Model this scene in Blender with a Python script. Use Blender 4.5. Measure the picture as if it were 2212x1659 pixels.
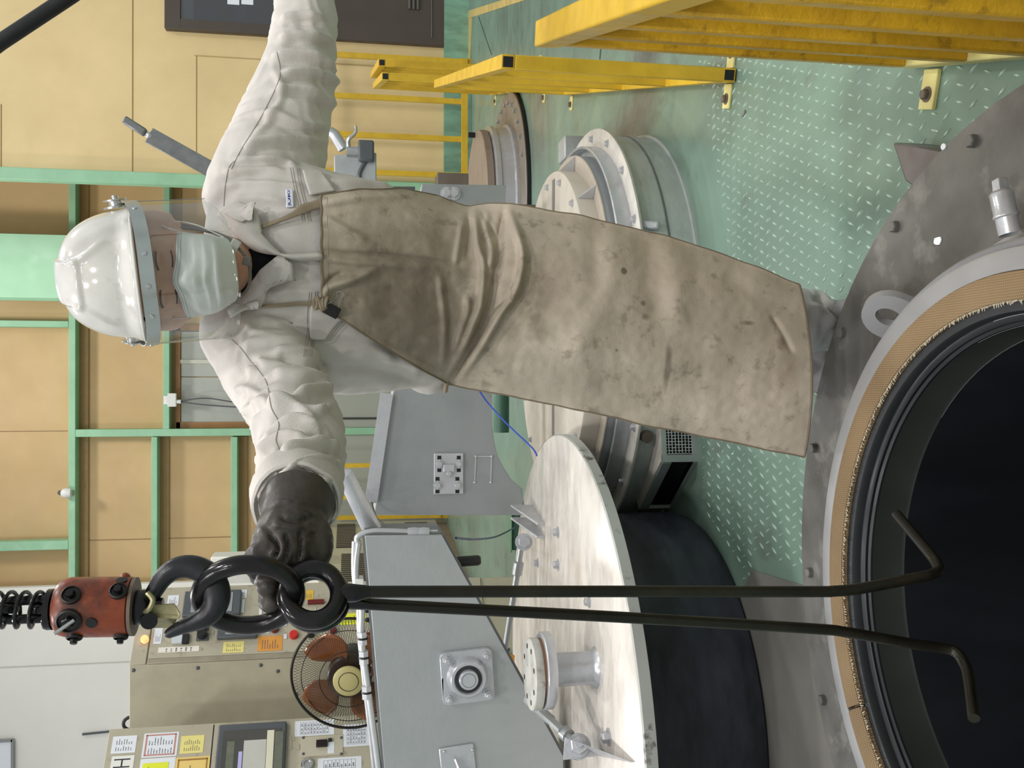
import bpy, bmesh, math, random
import numpy as np
from mathutils import Vector, Matrix, noise
from mathutils.bvhtree import BVHTree
from mathutils.geometry import tessellate_polygon

random.seed(7)
scene = bpy.context.scene
COL = scene.collection
for o in list(bpy.data.objects):
    bpy.data.objects.remove(o)

# ---------------------------------------------------------------- camera
FPX, PITCH, ROLL, CAMZ = 2050.0, 0.1713, 0.0012, 1.18
cp, sp, cr, sr = math.cos(PITCH), math.sin(PITCH), math.cos(ROLL), math.sin(ROLL)
FWD = Vector((0, cp, -sp)); DWN = Vector((0, -sp, -cp)); RGT = Vector((1, 0, 0))
cam_data = bpy.data.cameras.new('camera')
cam = bpy.data.objects.new('camera', cam_data)
COL.objects.link(cam)
ax = RGT * sr + DWN * cr            # the photograph was taken upright and is stored turned by 90 degrees
ay = RGT * cr - DWN * sr
az = -FWD
cam.matrix_world = Matrix(((ax.x, ay.x, az.x, 0), (ax.y, ay.y, az.y, 0), (ax.z, ay.z, az.z, CAMZ), (0, 0, 0, 1)))
cam_data.sensor_fit = 'HORIZONTAL'
cam_data.sensor_width = 36.0
cam_data.lens = 36.0 * FPX / 2212.0
cam_data.clip_start = 0.02
cam_data.clip_end = 200
scene.camera = cam

# ---------------------------------------------------------------- colour management, world, lamps
vs = scene.view_settings
vs.view_transform = 'Standard'
vs.look = 'None'
vs.gamma = 1.0
vs.use_curve_mapping = False
vs.exposure = 0.0
scene.display_settings.display_device = 'sRGB'

world = bpy.data.worlds.new('world')
scene.world = world
world.use_nodes = True
bg = world.node_tree.nodes['Background']
bg.inputs[0].default_value = (0.93, 0.97, 1.0, 1)
bg.inputs[1].default_value = 0.55


def lamp(name, loc, power, radius, target, color=(1.0, 0.98, 0.95)):
    d = bpy.data.lights.new(name, 'AREA')
    d.shape = 'DISK'
    d.size = radius * 2
    d.energy = power * .84
    d.color = color
    o = bpy.data.objects.new(name, d)
    COL.objects.link(o)
    o.location = loc
    v = Vector(target) - Vector(loc)
    o.rotation_euler = v.to_track_quat('-Z', 'Y').to_euler()
    return o


# high-bay hall lamps in two rows, with unseen front fill added behind the camera
for lx, ly, pw in ((2.3, -1.0, 140), (2.6, 2.6, 95), (2.2, 6.2, 85), (-1.6, -1.2, 110), (-2.4, 2.2, 120), (-2.6, 6.0, 150),
                   (0.2, 9.6, 110), (4.6, 6.4, 75), (1.4, -3.6, 150), (-1.4, -4.0, 120)):
    lamp('bay_fill_lamp', (lx, ly, 6.6), pw, 0.28, (lx, ly, 0))


# ---------------------------------------------------------------- pixel (photograph, 2212x1659) to world helpers
def ray(x, y):
    U = 1659 - y - 829.5
    W = x - 1106
    u = cr * U + sr * W
    v = -sr * U + cr * W
    return Vector((u, FPX * cp - v * sp, -(v * cp + FPX * sp)))


CAMP = Vector((0, 0, CAMZ))


def px(x, y, Y):                    # point at depth Y that is seen at pixel (x, y)
    d = ray(x, y)
    return CAMP + d * (Y / d.y)


def pz(x, y, z):                    # point at height z that is seen at pixel (x, y)
    d = ray(x, y)
    return CAMP + d * ((z - CAMZ) / d.z)


def project(P):                     # (n,3) array to photograph pixels and depth along the axis
    P = np.asarray(P, float) - np.array([0, 0, CAMZ])
    w = P @ np.array(FWD)
    u = P @ np.array(RGT) * FPX / w
    v = P @ np.array(DWN) * FPX / w
    U = cr * u - sr * v
    W = sr * u + cr * v
    return W + 1106, 1659 - U - 829.5, w


# ---------------------------------------------------------------- scene objects
def empty(name, loc, label, cat, group=None):
    o = bpy.data.objects.new(name, None)
    COL.objects.link(o)
    o.location = loc
    o.empty_display_size = 0.05
    o['label'] = label
    o['category'] = cat
    if group:
        o['group'] = group
    return o


def tag(o, label, cat, group=None):
    o['label'] = label
    o['category'] = cat
    if group:
        o['group'] = group
    return o


def wmat(o):
    return o.matrix_parent_inverse @ o.matrix_basis if o.parent is None else wmat(o.parent) @ o.matrix_parent_inverse @ o.matrix_basis


def adopt(o, parent):
    if parent is not None:
        o.parent = parent
        loc = Matrix.Translation(parent.location) if parent.parent is None else wmat(parent)
        o.matrix_parent_inverse = loc.inverted()
    return o


def link_mesh(name, me, parent=None, M=None):
    o = bpy.data.objects.new(name, me)
    COL.objects.link(o)
    if M is not None:
        o.matrix_basis = M
    adopt(o, parent)
    return o


def frame_to(d, up=Vector((0, 0, 1))):          # rotation taking +Z to d
    d = Vector(d).normalized()
    x = up.cross(d)
    if x.length < 1e-4:
        x = Vector((1, 0, 0)).cross(d)
        if x.length < 1e-4:
            x = Vector((0, 1, 0)).cross(d)
    x.normalize()
    y = d.cross(x)
    return Matrix(((x.x, y.x, d.x, 0), (x.y, y.y, d.y, 0), (x.z, y.z, d.z, 0), (0, 0, 0, 1)))


def smooth_path(pts, n=8, closed=False):        # Catmull-Rom through the points (tuples of any length)
    P = [np.array(p, float) for p in pts]
    m = len(P)
    out = []
    rng = range(m) if closed else range(m - 1)
    for i in rng:
        if closed:
            p0, p1, p2, p3 = P[i - 1], P[i], P[(i + 1) % m], P[(i + 2) % m]
        else:
            p0, p1, p2, p3 = P[max(i - 1, 0)], P[i], P[i + 1], P[min(i + 2, m - 1)]
        for k in range(n):
            t = k / n
            out.append(0.5 * ((2 * p1) + (-p0 + p2) * t + (2 * p0 - 5 * p1 + 4 * p2 - p3) * t * t + (-p0 + 3 * p1 - 3 * p2 + p3) * t ** 3))
    if not closed:
        out.append(P[-1])
    return out


class MB:
    def __init__(s):
        s.v = []
        s.f = []

    def add(s, vs_, fs):
        b = len(s.v)
        s.v += [tuple(v) for v in vs_]
        s.f += [tuple(b + i for i in f) for f in fs]
        return s

    def box8(s, p):                 # bottom 4 then top 4, same winding
        return s.add(p, [(3, 2, 1, 0), (4, 5, 6, 7), (0, 1, 5, 4), (1, 2, 6, 5), (2, 3, 7, 6), (3, 0, 4, 7)])

    def box(s, c, size, R=None):
        hx, hy, hz = size[0] / 2, size[1] / 2, size[2] / 2
        p = [Vector(q) for q in ((-hx, -hy, -hz), (hx, -hy, -hz), (hx, hy, -hz), (-hx, hy, -hz), (-hx, -hy, hz), (hx, -hy, hz), (hx, hy, hz), (-hx, hy, hz))]
        if R is not None:
            p = [R @ q for q in p]
        return s.box8([Vector(c) + q for q in p])

    def bar(s, a, b, w, h=None, up=Vector((0, 0, 1))):      # square bar from a to b
        a, b = Vector(a), Vector(b)
        h = h or w
        R = frame_to(b - a, up).to_3x3()
        x, y = R.col[0] * w / 2, R.col[1] * h / 2
        return s.box8([a - x - y, a + x - y, a + x + y, a - x + y, b - x - y, b + x - y, b + x + y, b - x + y])

    def prism(s, poly, vec):        # planar polygon extruded by vec (concave allowed)
        poly = [Vector(p) for p in poly]
        n = len(poly)
        tri = tessellate_polygon([poly])
        vec = Vector(vec)
        vs_ = poly + [p + vec for p in poly]
        fs = [t for t in tri] + [(t[2] + n, t[1] + n, t[0] + n) for t in tri]
        fs += [(i, (i + 1) % n, (i + 1) % n + n, i + n) for i in range(n)]
        return s.add(vs_, fs)

    def tube(s, path, r, n=10, closed=False, caps=True, ry=None):
        P = [Vector(p[:3]) for p in path]
        m = len(P)
        rr = [r] * m if not hasattr(r, '__len__') else list(r)
        tang = []
        for i in range(m):
            if closed:
                t = P[(i + 1) % m] - P[i - 1]
            else:
                t = P[min(i + 1, m - 1)] - P[max(i - 1, 0)]
            tang.append(t.normalized())
        nx = tang[0].orthogonal().normalized()
        rings = []
        for i in range(m):
            t = tang[i]
            nx = (nx - t * nx.dot(t))
            if nx.length < 1e-6:
                nx = t.orthogonal()
            nx.normalize()
            ny = t.cross(nx)
            rings.append([P[i] + nx * (rr[i] * math.cos(2 * math.pi * k / n)) + ny * (rr[i] * math.sin(2 * math.pi * k / n)) for k in range(n)])
        vs_ = [v for R in rings for v in R]
        fs = []
        for i in range(m if closed else m - 1):
            j = (i + 1) % m
            off = 0
            if closed and j == 0:
                best = min(range(n), key=lambda k: (rings[0][k] - rings[i][0]).length)
                off = best
            for k in range(n):
                fs.append((i * n + k, i * n + (k + 1) % n, j * n + (k + 1 + off) % n, j * n + (k + off) % n))
        if caps and not closed:
            fs.append(tuple(range(n - 1, -1, -1)))
            fs.append(tuple((m - 1) * n + k for k in range(n)))
        return s.add(vs_, fs)

    def lathe(s, prof, c=(0, 0, 0), n=64, R=None, a0=0, a1=None, close=False):     # prof: (r, z)
        full = a1 is None
        N = n if full else n + 1
        vs_ = []
        for i in range(N):
            a = a0 + ((2 * math.pi) if full else (a1 - a0)) * i / n
            ca, sa = math.cos(a), math.sin(a)
            for r, z in prof:
                q = Vector((r * ca, r * sa, z))
                if R is not None:
                    q = R @ q
                vs_.append(Vector(c) + q)
        m = len(prof)
        fs = []
        for i in range(n):
            j = (i + 1) % N
            for k in range(m if close else m - 1):
                k2 = (k + 1) % m
                fs.append((i * m + k, j * m + k, j * m + k2, i * m + k2))
        s.add(vs_, fs)
        return s

    def cyl(s, a, b, r, n=20, r2=None):
        a, b = Vector(a), Vector(b)
        R = frame_to(b - a).to_3x3()
        L = (b - a).length
        r2 = r if r2 is None else r2
        return s.lathe([(0, 0), (r, 0), (r2, L), (0, L)], a, n, R)

    def hexbolt(s, p, d, r, h, washer=True):
        R = frame_to(d).to_3x3()
        p = Vector(p)
        if washer:
            s.lathe([(0, 0), (r * 1.45, 0), (r * 1.45, h * .18), (0, h * .18)], p, 16, R)
        s.lathe([(0, 0), (r, 0), (r, h * .8), (r * .85, h), (0, h)], p, 6, R)
        return s

    def sphere(s, c, r, n=14, m=8, sc=(1, 1, 1), R=None):
        prof = [(max(1e-5, math.sin(math.pi * k / m)), -math.cos(math.pi * k / m)) for k in range(m + 1)]
        vs_ = []
        b = MB().lathe(prof, (0, 0, 0), n)
        for v in b.v:
            q = Vector((v[0] * r * sc[0], v[1] * r * sc[1], v[2] * r * sc[2]))
            if R is not None:
                q = R @ q
            vs_.append(Vector(c) + q)
        return s.add(vs_, b.f)

    def mesh(s, name, m, angle=38, weld=True):
        me = bpy.data.meshes.new(name)
        bm = bmesh.new()
        bv = [bm.verts.new(v) for v in s.v]
        for f in s.f:
            if len(set(f)) < 3:
                continue
            try:
                bm.faces.new([bv[i] for i in f])
            except ValueError:
                pass
        if weld:
            bmesh.ops.remove_doubles(bm, verts=bm.verts, dist=1e-6)
        bmesh.ops.recalc_face_normals(bm, faces=bm.faces)
        for f in bm.faces:
            f.smooth = True
        bm.to_mesh(me)
        bm.free()
        me.set_sharp_from_angle(angle=math.radians(angle))
        if m is not None:
            me.materials.append(m)
        return me

    def build(s, name, m, parent=None, angle=38, bevel=0, M=None, seg=2, weld=True):
        o = link_mesh(name, s.mesh(name, m, angle, weld), parent, M)
        if bevel:
            b = o.modifiers.new('bevel', 'BEVEL')
            b.width = bevel
            b.segments = seg
            b.limit_method = 'ANGLE'
            b.angle_limit = math.radians(40)
            b.harden_normals = False
        return o


def part(o, label):
    o['label'] = label
    return o


def structure(o):
    o['kind'] = 'structure'
    return o


# ---------------------------------------------------------------- materials
def lin(c):
    return tuple(((v / 255) / 12.92 if v / 255 <= 0.04045 else (((v / 255) + 0.055) / 1.055) ** 2.4) for v in c)


MATS = {}


def mat(name, col, rough=.5, metal=0.0, var=.08, vscale=5.0, bump=0.0, bscale=90.0, dirt=None, damt=.5, dscale=4.0, dedge=.12,
        stretch=(1, 1, 1), spec=.5, coat=0.0, dirt2=None, d2amt=.4, d2scale=14, bstretch=(1, 1, 1), rvar=.12, emit=0):
    if name in MATS:
        return MATS[name]
    m = bpy.data.materials.new(name)
    m.use_nodes = True
    nt = m.node_tree
    N, L = nt.nodes, nt.links
    p = N['Principled BSDF']
    c = lin(col)
    tc = N.new('ShaderNodeTexCoord')

    def mapped(sc):
        mp = N.new('ShaderNodeMapping')
        mp.inputs['Scale'].default_value = sc
        L.new(tc.outputs['Object'], mp.inputs['Vector'])
        return mp.outputs[0]

    def noise_(scale, detail=4, rough_=.55, st=(1, 1, 1)):
        n = N.new('ShaderNodeTexNoise')
        n.inputs['Scale'].default_value = scale
        n.inputs['Detail'].default_value = detail
        n.inputs['Roughness'].default_value = rough_
        L.new(mapped(st), n.inputs['Vector'])
        return n.outputs['Fac']

    def ramp(fac, a, b):
        r = N.new('ShaderNodeMapRange')
        r.inputs['From Min'].default_value = a
        r.inputs['From Max'].default_value = b
        L.new(fac, r.inputs['Value'])
        return r.outputs[0]

    def mix(fac, A, B, factor=1.0):
        x = N.new('ShaderNodeMix')
        x.data_type = 'RGBA'
        if factor != 1.0:
            mu = N.new('ShaderNodeMath')
            mu.operation = 'MULTIPLY'
            L.new(fac, mu.inputs[0])
            mu.inputs[1].default_value = factor
            fac = mu.outputs[0]
        L.new(fac, x.inputs[0])
        for inp, val in ((x.inputs[6], A), (x.inputs[7], B)):
            if isinstance(val, tuple):
                inp.default_value = (*val[:3], 1)
            else:
                L.new(val, inp)
        return x.outputs[2]

    out = None
    if var:
        f = ramp(noise_(vscale, 5, .6, stretch), .3, .7)
        out = mix(f, tuple(max(0, v * (1 - var * 1.6)) for v in c), tuple(min(1, v * (1 + var * 1.2)) for v in c))
    if dirt is not None:
        f = ramp(noise_(dscale, 8, .62, stretch), .5 - dedge + .06, .5 + dedge + .06)
        out = mix(f, out if out is not None else c, lin(dirt), damt)
    if dirt2 is not None:
        f = ramp(noise_(d2scale, 6, .6, stretch), .58, .68)
        out = mix(f, out if out is not None else c, lin(dirt2), d2amt)
    if out is not None:
        L.new(out, p.inputs['Base Color'])
    else:
        p.inputs['Base Color'].default_value = (*c, 1)
    p.inputs['Metallic'].default_value = metal
    p.inputs['Roughness'].default_value = rough
    if rvar:
        r = N.new('ShaderNodeMapRange')
        r.inputs['From Min'].default_value = .3
        r.inputs['From Max'].default_value = .7
        r.inputs['To Min'].default_value = max(.03, rough - rvar)
        r.inputs['To Max'].default_value = min(1, rough + rvar)
        L.new(noise_(vscale * 2.3, 3, .5, stretch), r.inputs['Value'])
        L.new(r.outputs[0], p.inputs['Roughness'])
    p.inputs['Specular IOR Level'].default_value = spec
    if coat:
        p.inputs['Coat Weight'].default_value = coat
        p.inputs['Coat Roughness'].default_value = .12
    if bump:
        b = N.new('ShaderNodeBump')
        b.inputs['Strength'].default_value = 1.0
        b.inputs['Distance'].default_value = bump
        L.new(noise_(bscale, 4, .6, bstretch), b.inputs['Height'])
        L.new(b.outputs[0], p.inputs['Normal'])
    if emit:
        p.inputs['Emission Color'].default_value = (*c, 1)
        p.inputs['Emission Strength'].default_value = emit
    MATS[name] = m
    return m


m_wall_tan = mat('wall_tan', (226, 200, 148), .55, var=.05, vscale=1.2, dirt=(196, 168, 116), damt=.25, dscale=1.5, bump=.0006, bscale=30)
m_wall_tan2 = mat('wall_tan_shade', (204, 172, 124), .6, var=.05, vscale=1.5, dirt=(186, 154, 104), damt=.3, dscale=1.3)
m_green = mat('green_steel', (150, 196, 160), .4, var=.05, vscale=3, dirt=(110, 160, 122), damt=.25, dscale=5)
m_green_dk = mat('green_curb', (130, 172, 148), .35, var=.1, vscale=3, dirt=(92, 110, 92), damt=.5, dscale=5, stretch=(2.5, 2.5, .8))
m_white_wall = mat('white_wall', (236, 232, 224), .6, var=.03, vscale=1)
m_beige = mat('beige_cabinet', (186, 178, 156), .5, var=.05, vscale=2.5, dirt=(140, 130, 108), damt=.25, dscale=5, dirt2=(70, 62, 50), d2amt=.25, d2scale=16)
m_beige_side = mat('beige_side', (182, 173, 150), .5, var=.04, vscale=2, dirt=(120, 108, 88), damt=.18, dscale=7)
m_silver = mat('silver_paint', (172, 176, 176), .42, metal=.35, var=.06, vscale=5, dirt=(140, 145, 146), damt=.35, dscale=5, bump=.0008, bscale=45)
m_silver_b = mat('silver_bright', (198, 200, 204), .32, metal=.5, var=.06, vscale=9, dirt=(150, 150, 150), damt=.3, dscale=9, bump=.0006, bscale=60)
m_white_plate = mat('white_plate', (216, 209, 200), .32, metal=.0, var=.07, vscale=4, dirt=(158, 150, 140), damt=.55, dscale=5.5, stretch=(.8, 1.7, 1), dirt2=(236, 232, 226), d2amt=.5, d2scale=9, bump=.0006, bscale=20, coat=.15)
m_rim = mat('chipped_rim', (178, 180, 174), .4, metal=.2, var=.05, dirt=(74, 56, 50), damt=.0, dirt2=(70, 52, 46), d2amt=.9, d2scale=15)
m_black_rub = mat('black_drum', (26, 28, 34), .5, var=.2, vscale=3, dirt=(70, 73, 86), damt=.7, dscale=2.2, stretch=(1, 1, 3), rvar=.15)
m_grey_plate = mat('grey_floor_plate', (126, 124, 118), .42, metal=.1, var=.06, vscale=3, dirt=(96, 94, 88), damt=.3)
m_flange = mat('flange_steel', (108, 106, 102), .4, metal=.35, var=.14, vscale=4.5, dirt=(72, 70, 66), damt=.7, dscale=3.5, dirt2=(160, 157, 152), d2amt=.35, d2scale=11, bump=.0006, bscale=25)
m_lip = mat('lip_steel', (156, 156, 157), .42, metal=.3, var=.05, vscale=5, dirt=(140, 138, 138), damt=.3)
m_gasket = None
m_dark_steel = mat('dark_inner_steel', (50, 52, 54), .45, metal=.4, var=.15, vscale=4, dirt=(40, 42, 42), damt=.5, dscale=3)
m_inner_black = mat('vessel_black', (27, 29, 33), .38, var=.25, vscale=2, dirt=(46, 48, 54), damt=.5, dscale=2, stretch=(1, 1, .3))
m_yellow = mat('yellow_paint', (214, 174, 44), .42, var=.05, vscale=8, dirt=(180, 138, 26), damt=.4, dscale=9, bump=.0006, bscale=70)
m_yellow_old = mat('yellow_paint_lumpy', (205, 160, 30), .42, var=.06, vscale=8, dirt=(165, 120, 14), damt=.5, dscale=10, dirt2=(110, 84, 24), d2amt=.5, d2scale=30, bump=.003, bscale=40)
m_yellow_pale = mat('yellow_pale', (222, 212, 140), .5, var=.08, vscale=12, dirt=(170, 150, 90), damt=.4, dscale=14)
m_black = mat('black_plain', (16, 16, 17), .5, var=.1)
m_black_gloss = mat('black_paint_gloss', (24, 22, 24), .22, metal=.3, var=.2, vscale=14, dirt=(52, 46, 44), damt=.35, dscale=20, bump=.0004, bscale=60, rvar=.1)
m_rod = mat('rod_black', (34, 32, 26), .34, metal=.5, var=.15, vscale=10, dirt=(62, 56, 40), damt=.4, dscale=12, rvar=.1, bump=.0003, bscale=90)
m_orange_iron = mat('worn_orange_paint', (140, 64, 34), .36, metal=.15, var=.12, vscale=25, dirt=(52, 32, 26), damt=.85, dscale=28, dirt2=(186, 100, 60), d2amt=.4, d2scale=50)
m_brass = mat('dull_brass_plate', (158, 150, 112), .35, metal=.5, var=.08, vscale=25, dirt=(86, 80, 56), damt=.5, dscale=28)
m_steel = mat('bright_steel', (196, 196, 194), .26, metal=.9, var=.05, vscale=20)
m_alu = mat('aluminium_strip', (176, 184, 180), .34, metal=.75, var=.06, vscale=14)
m_jacket = mat('work_jacket_cloth', (208, 202, 196), .85, var=.03, vscale=5, bump=.0007, bscale=420, dirt=(186, 178, 168), damt=.25, dscale=6, spec=.2, rvar=.05)
m_seam = mat('seam_thread', (168, 160, 151), .9, var=.05, spec=.1)
m_trouser = mat('trouser_cloth', (208, 206, 206), .85, var=.04, bump=.0006, bscale=400, spec=.2)
m_skin = mat('skin', (212, 168, 144), .62, var=.05, vscale=22, bump=.0002, bscale=260, dirt=(196, 128, 108), damt=.3, dscale=16, spec=.4)
m_shirt = mat('black_undershirt', (20, 20, 24), .85, var=.1, vscale=20, bump=.0005, bscale=350, spec=.2)
m_mask = mat('white_face_mask', (226, 225, 222), .9, var=.03, vscale=20, bump=.0003, bscale=500, spec=.1)
m_helmet = mat('white_helmet_shell', (220, 217, 210), .14, var=.03, vscale=9, dirt=(188, 182, 172), damt=.4, dscale=11, dirt2=(140, 132, 122), d2amt=.22, d2scale=34, coat=.4, rvar=.06)
m_helmet_in = mat('helmet_lining', (150, 110, 96), .7, var=.1)
m_strap = mat('grey_strap', (112, 108, 102), .7, var=.1, vscale=30, bump=.0004, bscale=300)
m_glove = mat('dark_leather_glove', (66, 59, 53), .46, var=.22, vscale=16, dirt=(36, 33, 31), damt=.55, dscale=14, dirt2=(110, 98, 84), d2amt=.35, d2scale=18, bump=.0012, bscale=75, rvar=.12)
m_boot = mat('grey_boot', (140, 138, 140), .6, var=.08)
m_door = mat('brown_door', (78, 68, 60), .45, var=.05, vscale=3)
m_paper = mat('paper_white', (232, 234, 240), .8, var=.01)
m_paper_y = mat('paper_yellow', (236, 222, 138), .8, var=.02)
m_paper_o = mat('paper_orange', (226, 156, 72), .8, var=.03)
m_paper_lime = mat('paper_lime', (232, 236, 60), .8, var=.02)
m_paper_amber = mat('paper_amber', (240, 206, 124), .8, var=.02)
m_print = mat('print_ink', (96, 92, 100), .9, var=0, rvar=0)
m_print_b = mat('print_blue', (48, 62, 150), .8, var=0, rvar=0)
m_print_r = mat('print_red', (196, 140, 130), .8, var=0, rvar=0)
m_grey_plastic = mat('grey_plastic', (84, 88, 92), .4, var=.05)
m_dial = mat('dial_face', (206, 212, 216), .3, var=.03)
m_wire_dk = mat('dark_wire', (46, 42, 38), .4, metal=.6, var=.1)
m_blue = mat('blue_wire', (36, 70, 168), .5, var=.05)
m_rust = mat('rusty_steel', (112, 100, 90), .5, metal=.2, var=.12, vscale=5, dirt=(78, 66, 58), damt=.5, dscale=4, stretch=(.6, 2.5, 1))
m_brown_disc = mat('brown_grey_disc', (140, 130, 118), .45, metal=.15, var=.1, vscale=4, dirt=(98, 86, 76), damt=.55, dscale=4)
m_red = mat('red_plastic', (214, 40, 30), .3, var=.03)
m_dkred = mat('dark_red_plastic', (110, 26, 24), .3, var=.03)
m_lamp_on = mat('lit_orange_lamp', (255, 170, 110), .3, var=0, rvar=0, emit=1.3)
m_dkgreen = mat('dark_green_pipe', (60, 96, 78), .45, var=.1)
m_hair = mat('black_hair', (22, 19, 18), .5, var=.2)


def glass_mat(name, tint=(1, 1, 1), refl=.06, tr=.97, rough=.02):
    m = bpy.data.materials.new(name)
    m.use_nodes = True
    N, L = m.node_tree.nodes, m.node_tree.links
    N.remove(N['Principled BSDF'])
    t = N.new('ShaderNodeBsdfTransparent')
    t.inputs[0].default_value = (tint[0] * tr, tint[1] * tr, tint[2] * tr, 1)
    g = N.new('ShaderNodeBsdfGlossy')
    g.inputs['Roughness'].default_value = rough
    fr = N.new('ShaderNodeLayerWeight')
    fr.inputs[0].default_value = .25
    mr = N.new('ShaderNodeMapRange')
    mr.inputs['To Min'].default_value = refl * .5
    mr.inputs['To Max'].default_value = min(1, refl * 7)
    L.new(fr.outputs['Facing'], mr.inputs[0])
    mx = N.new('ShaderNodeMixShader')
    L.new(mr.outputs[0], mx.inputs[0])
    L.new(t.outputs[0], mx.inputs[1])
    L.new(g.outputs[0], mx.inputs[2])
    L.new(mx.outputs[0], N['Material Output'].inputs[0])
    return m


m_shield = glass_mat('clear_face_shield', (.98, 1, .99), .05, .97)
m_window = glass_mat('window_glass', (.55, .62, .68), .3, .35)
m_amber = glass_mat('amber_fan_blade', (.75, .40, .14), .1, .8, .25)


def weave_mat(name, col, col2, scale):
    m = bpy.data.materials.new(name)
    m.use_nodes = True
    N, L = m.node_tree.nodes, m.node_tree.links
    p = N['Principled BSDF']
    p.inputs['Roughness'].default_value = .85
    tc = N.new('ShaderNodeTexCoord')
    hs = []
    for d in ('X', 'Y'):
        w = N.new('ShaderNodeTexWave')
        w.bands_direction = d
        w.inputs['Scale'].default_value = scale
        w.inputs['Distortion'].default_value = .6
        L.new(tc.outputs['Object'], w.inputs['Vector'])
        hs.append(w.outputs['Fac'])
    mul = N.new('ShaderNodeMath')
    mul.operation = 'MULTIPLY'
    L.new(hs[0], mul.inputs[0])
    L.new(hs[1], mul.inputs[1])
    nz = N.new('ShaderNodeTexNoise')
    nz.inputs['Scale'].default_value = 7
    nz.inputs['Detail'].default_value = 6
    L.new(tc.outputs['Object'], nz.inputs['Vector'])
    add = N.new('ShaderNodeMath')
    add.operation = 'MULTIPLY_ADD'
    L.new(nz.outputs['Fac'], add.inputs[0])
    add.inputs[1].default_value = .8
    L.new(mul.outputs[0], add.inputs[2])
    mx = N.new('ShaderNodeMix')
    mx.data_type = 'RGBA'
    mr = N.new('ShaderNodeMapRange')
    mr.inputs['From Min'].default_value = .2
    mr.inputs['From Max'].default_value = 1.1
    L.new(add.outputs[0], mr.inputs[0])
    L.new(mr.outputs[0], mx.inputs[0])
    mx.inputs[6].default_value = (*lin(col2), 1)
    mx.inputs[7].default_value = (*lin(col), 1)
    L.new(mx.outputs[2], p.inputs['Base Color'])
    b = N.new('ShaderNodeBump')
    b.inputs['Distance'].default_value = .0008
    L.new(mul.outputs[0], b.inputs['Height'])
    L.new(b.outputs[0], p.inputs['Normal'])
    return m


m_gasket = weave_mat('woven_gasket', (152, 127, 93), (98, 79, 54), 80)


def blot_on(N, L, tc, src, centre, rad, col, amt, sc_=(1, 1, 1), soft=.5):
    sub = N.new('ShaderNodeVectorMath')
    sub.operation = 'SUBTRACT'
    L.new(tc.outputs['Object'], sub.inputs[0])
    sub.inputs[1].default_value = centre
    mu = N.new('ShaderNodeVectorMath')
    mu.operation = 'MULTIPLY'
    L.new(sub.outputs[0], mu.inputs[0])
    mu.inputs[1].default_value = sc_
    nz_ = N.new('ShaderNodeTexNoise')
    nz_.inputs['Scale'].default_value = 30
    nz_.inputs['Detail'].default_value = 6
    L.new(tc.outputs['Object'], nz_.inputs['Vector'])
    ln = N.new('ShaderNodeVectorMath')
    ln.operation = 'LENGTH'
    L.new(mu.outputs[0], ln.inputs[0])
    ad = N.new('ShaderNodeMath')
    ad.operation = 'MULTIPLY_ADD'
    L.new(nz_.outputs['Fac'], ad.inputs[0])
    ad.inputs[1].default_value = rad * .9
    L.new(ln.outputs['Value'], ad.inputs[2])
    mr = N.new('ShaderNodeMapRange')
    mr.inputs['From Min'].default_value = rad * 1.45
    mr.inputs['From Max'].default_value = rad * (1.45 - soft)
    mr.inputs['To Max'].default_value = amt
    L.new(ad.outputs[0], mr.inputs['Value'])
    mx = N.new('ShaderNodeMix')
    mx.data_type = 'RGBA'
    L.new(mr.outputs[0], mx.inputs[0])
    L.new(src, mx.inputs[6])
    mx.inputs[7].default_value = (*lin(col), 1)
    return mx.outputs[2]
# ================================================================= SETTING
WR, WL = 9.46, 11.83                 # depth of the office wall on the right and of the hall wall on the left
TC = Vector((-0.355, 1.213, 0))      # centre of the open vessel in the foreground

# floor with a round hole for the vessel
outer = [Vector((-7, -3, 0)), Vector((8, -3, 0)), Vector((8, 13, 0)), Vector((-7, 13, 0))]
hole = [TC + Vector((.6 * math.cos(-2 * math.pi * k / 64), .6 * math.sin(-2 * math.pi * k / 64), 0)) for k in range(64)]
tri = tessellate_polygon([outer, hole])
m_floor = mat('green_floor_paint', (121, 147, 132), .3, var=.07, vscale=1.6, dirt=(96, 104, 94), damt=.5, dscale=1.1, dedge=.16, dirt2=(92, 88, 84), d2amt=.5, d2scale=3.2, rvar=.1, spec=.5)
m_tread = mat('tread_lozenge', (196, 220, 204), .22, metal=.3, var=.1, vscale=6, dirt=(130, 160, 140), damt=.4, dscale=3)  # lighter than the floor: worn tops, with white glints put into the colour
_N, _L = m_floor.node_tree.nodes, m_floor.node_tree.links
_p = _N['Principled BSDF']
_tc = _N.new('ShaderNodeTexCoord')
_src = _p.inputs['Base Color'].links[0].from_socket
for (x_, y_, r_, c_, a_, s_) in ((1400, 110, .16, (98, 92, 92), .8, (1, .45, 1)), (1345, 300, .20, (92, 88, 88), .75, (.9, .4, 1)), (1385, 235, .14, (104, 98, 96), .7, (1, .4, 1)), (1165, 262, .28, (112, 106, 98), .6, (.6, .5, 1)),
                                 (1560, 150, .10, (110, 112, 106), .6, (1, .5, 1)), (1250, 90, .2, (108, 124, 116), .5, (.5, .3, 1)), (1880, 470, .09, (84, 104, 94), .6, (1, .5, 1)), (1560, 250, .12, (96, 118, 106), .5, (.5, .5, 1))):
    _src = blot_on(_N, _L, _tc, _src, pz(x_, y_, 0), r_, c_, a_, s_, .9)
_L.new(_src, _p.inputs['Base Color'])
floor = structure(MB().add(outer + hole, tri).build('floor', m_floor))
mb = MB()                            # raised lozenges of the tread plate, two directions in alternating rows
U2C = Vector((.21, 3.85, 0))
U1C = Vector((-1.134, 3.18, 0))


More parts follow.
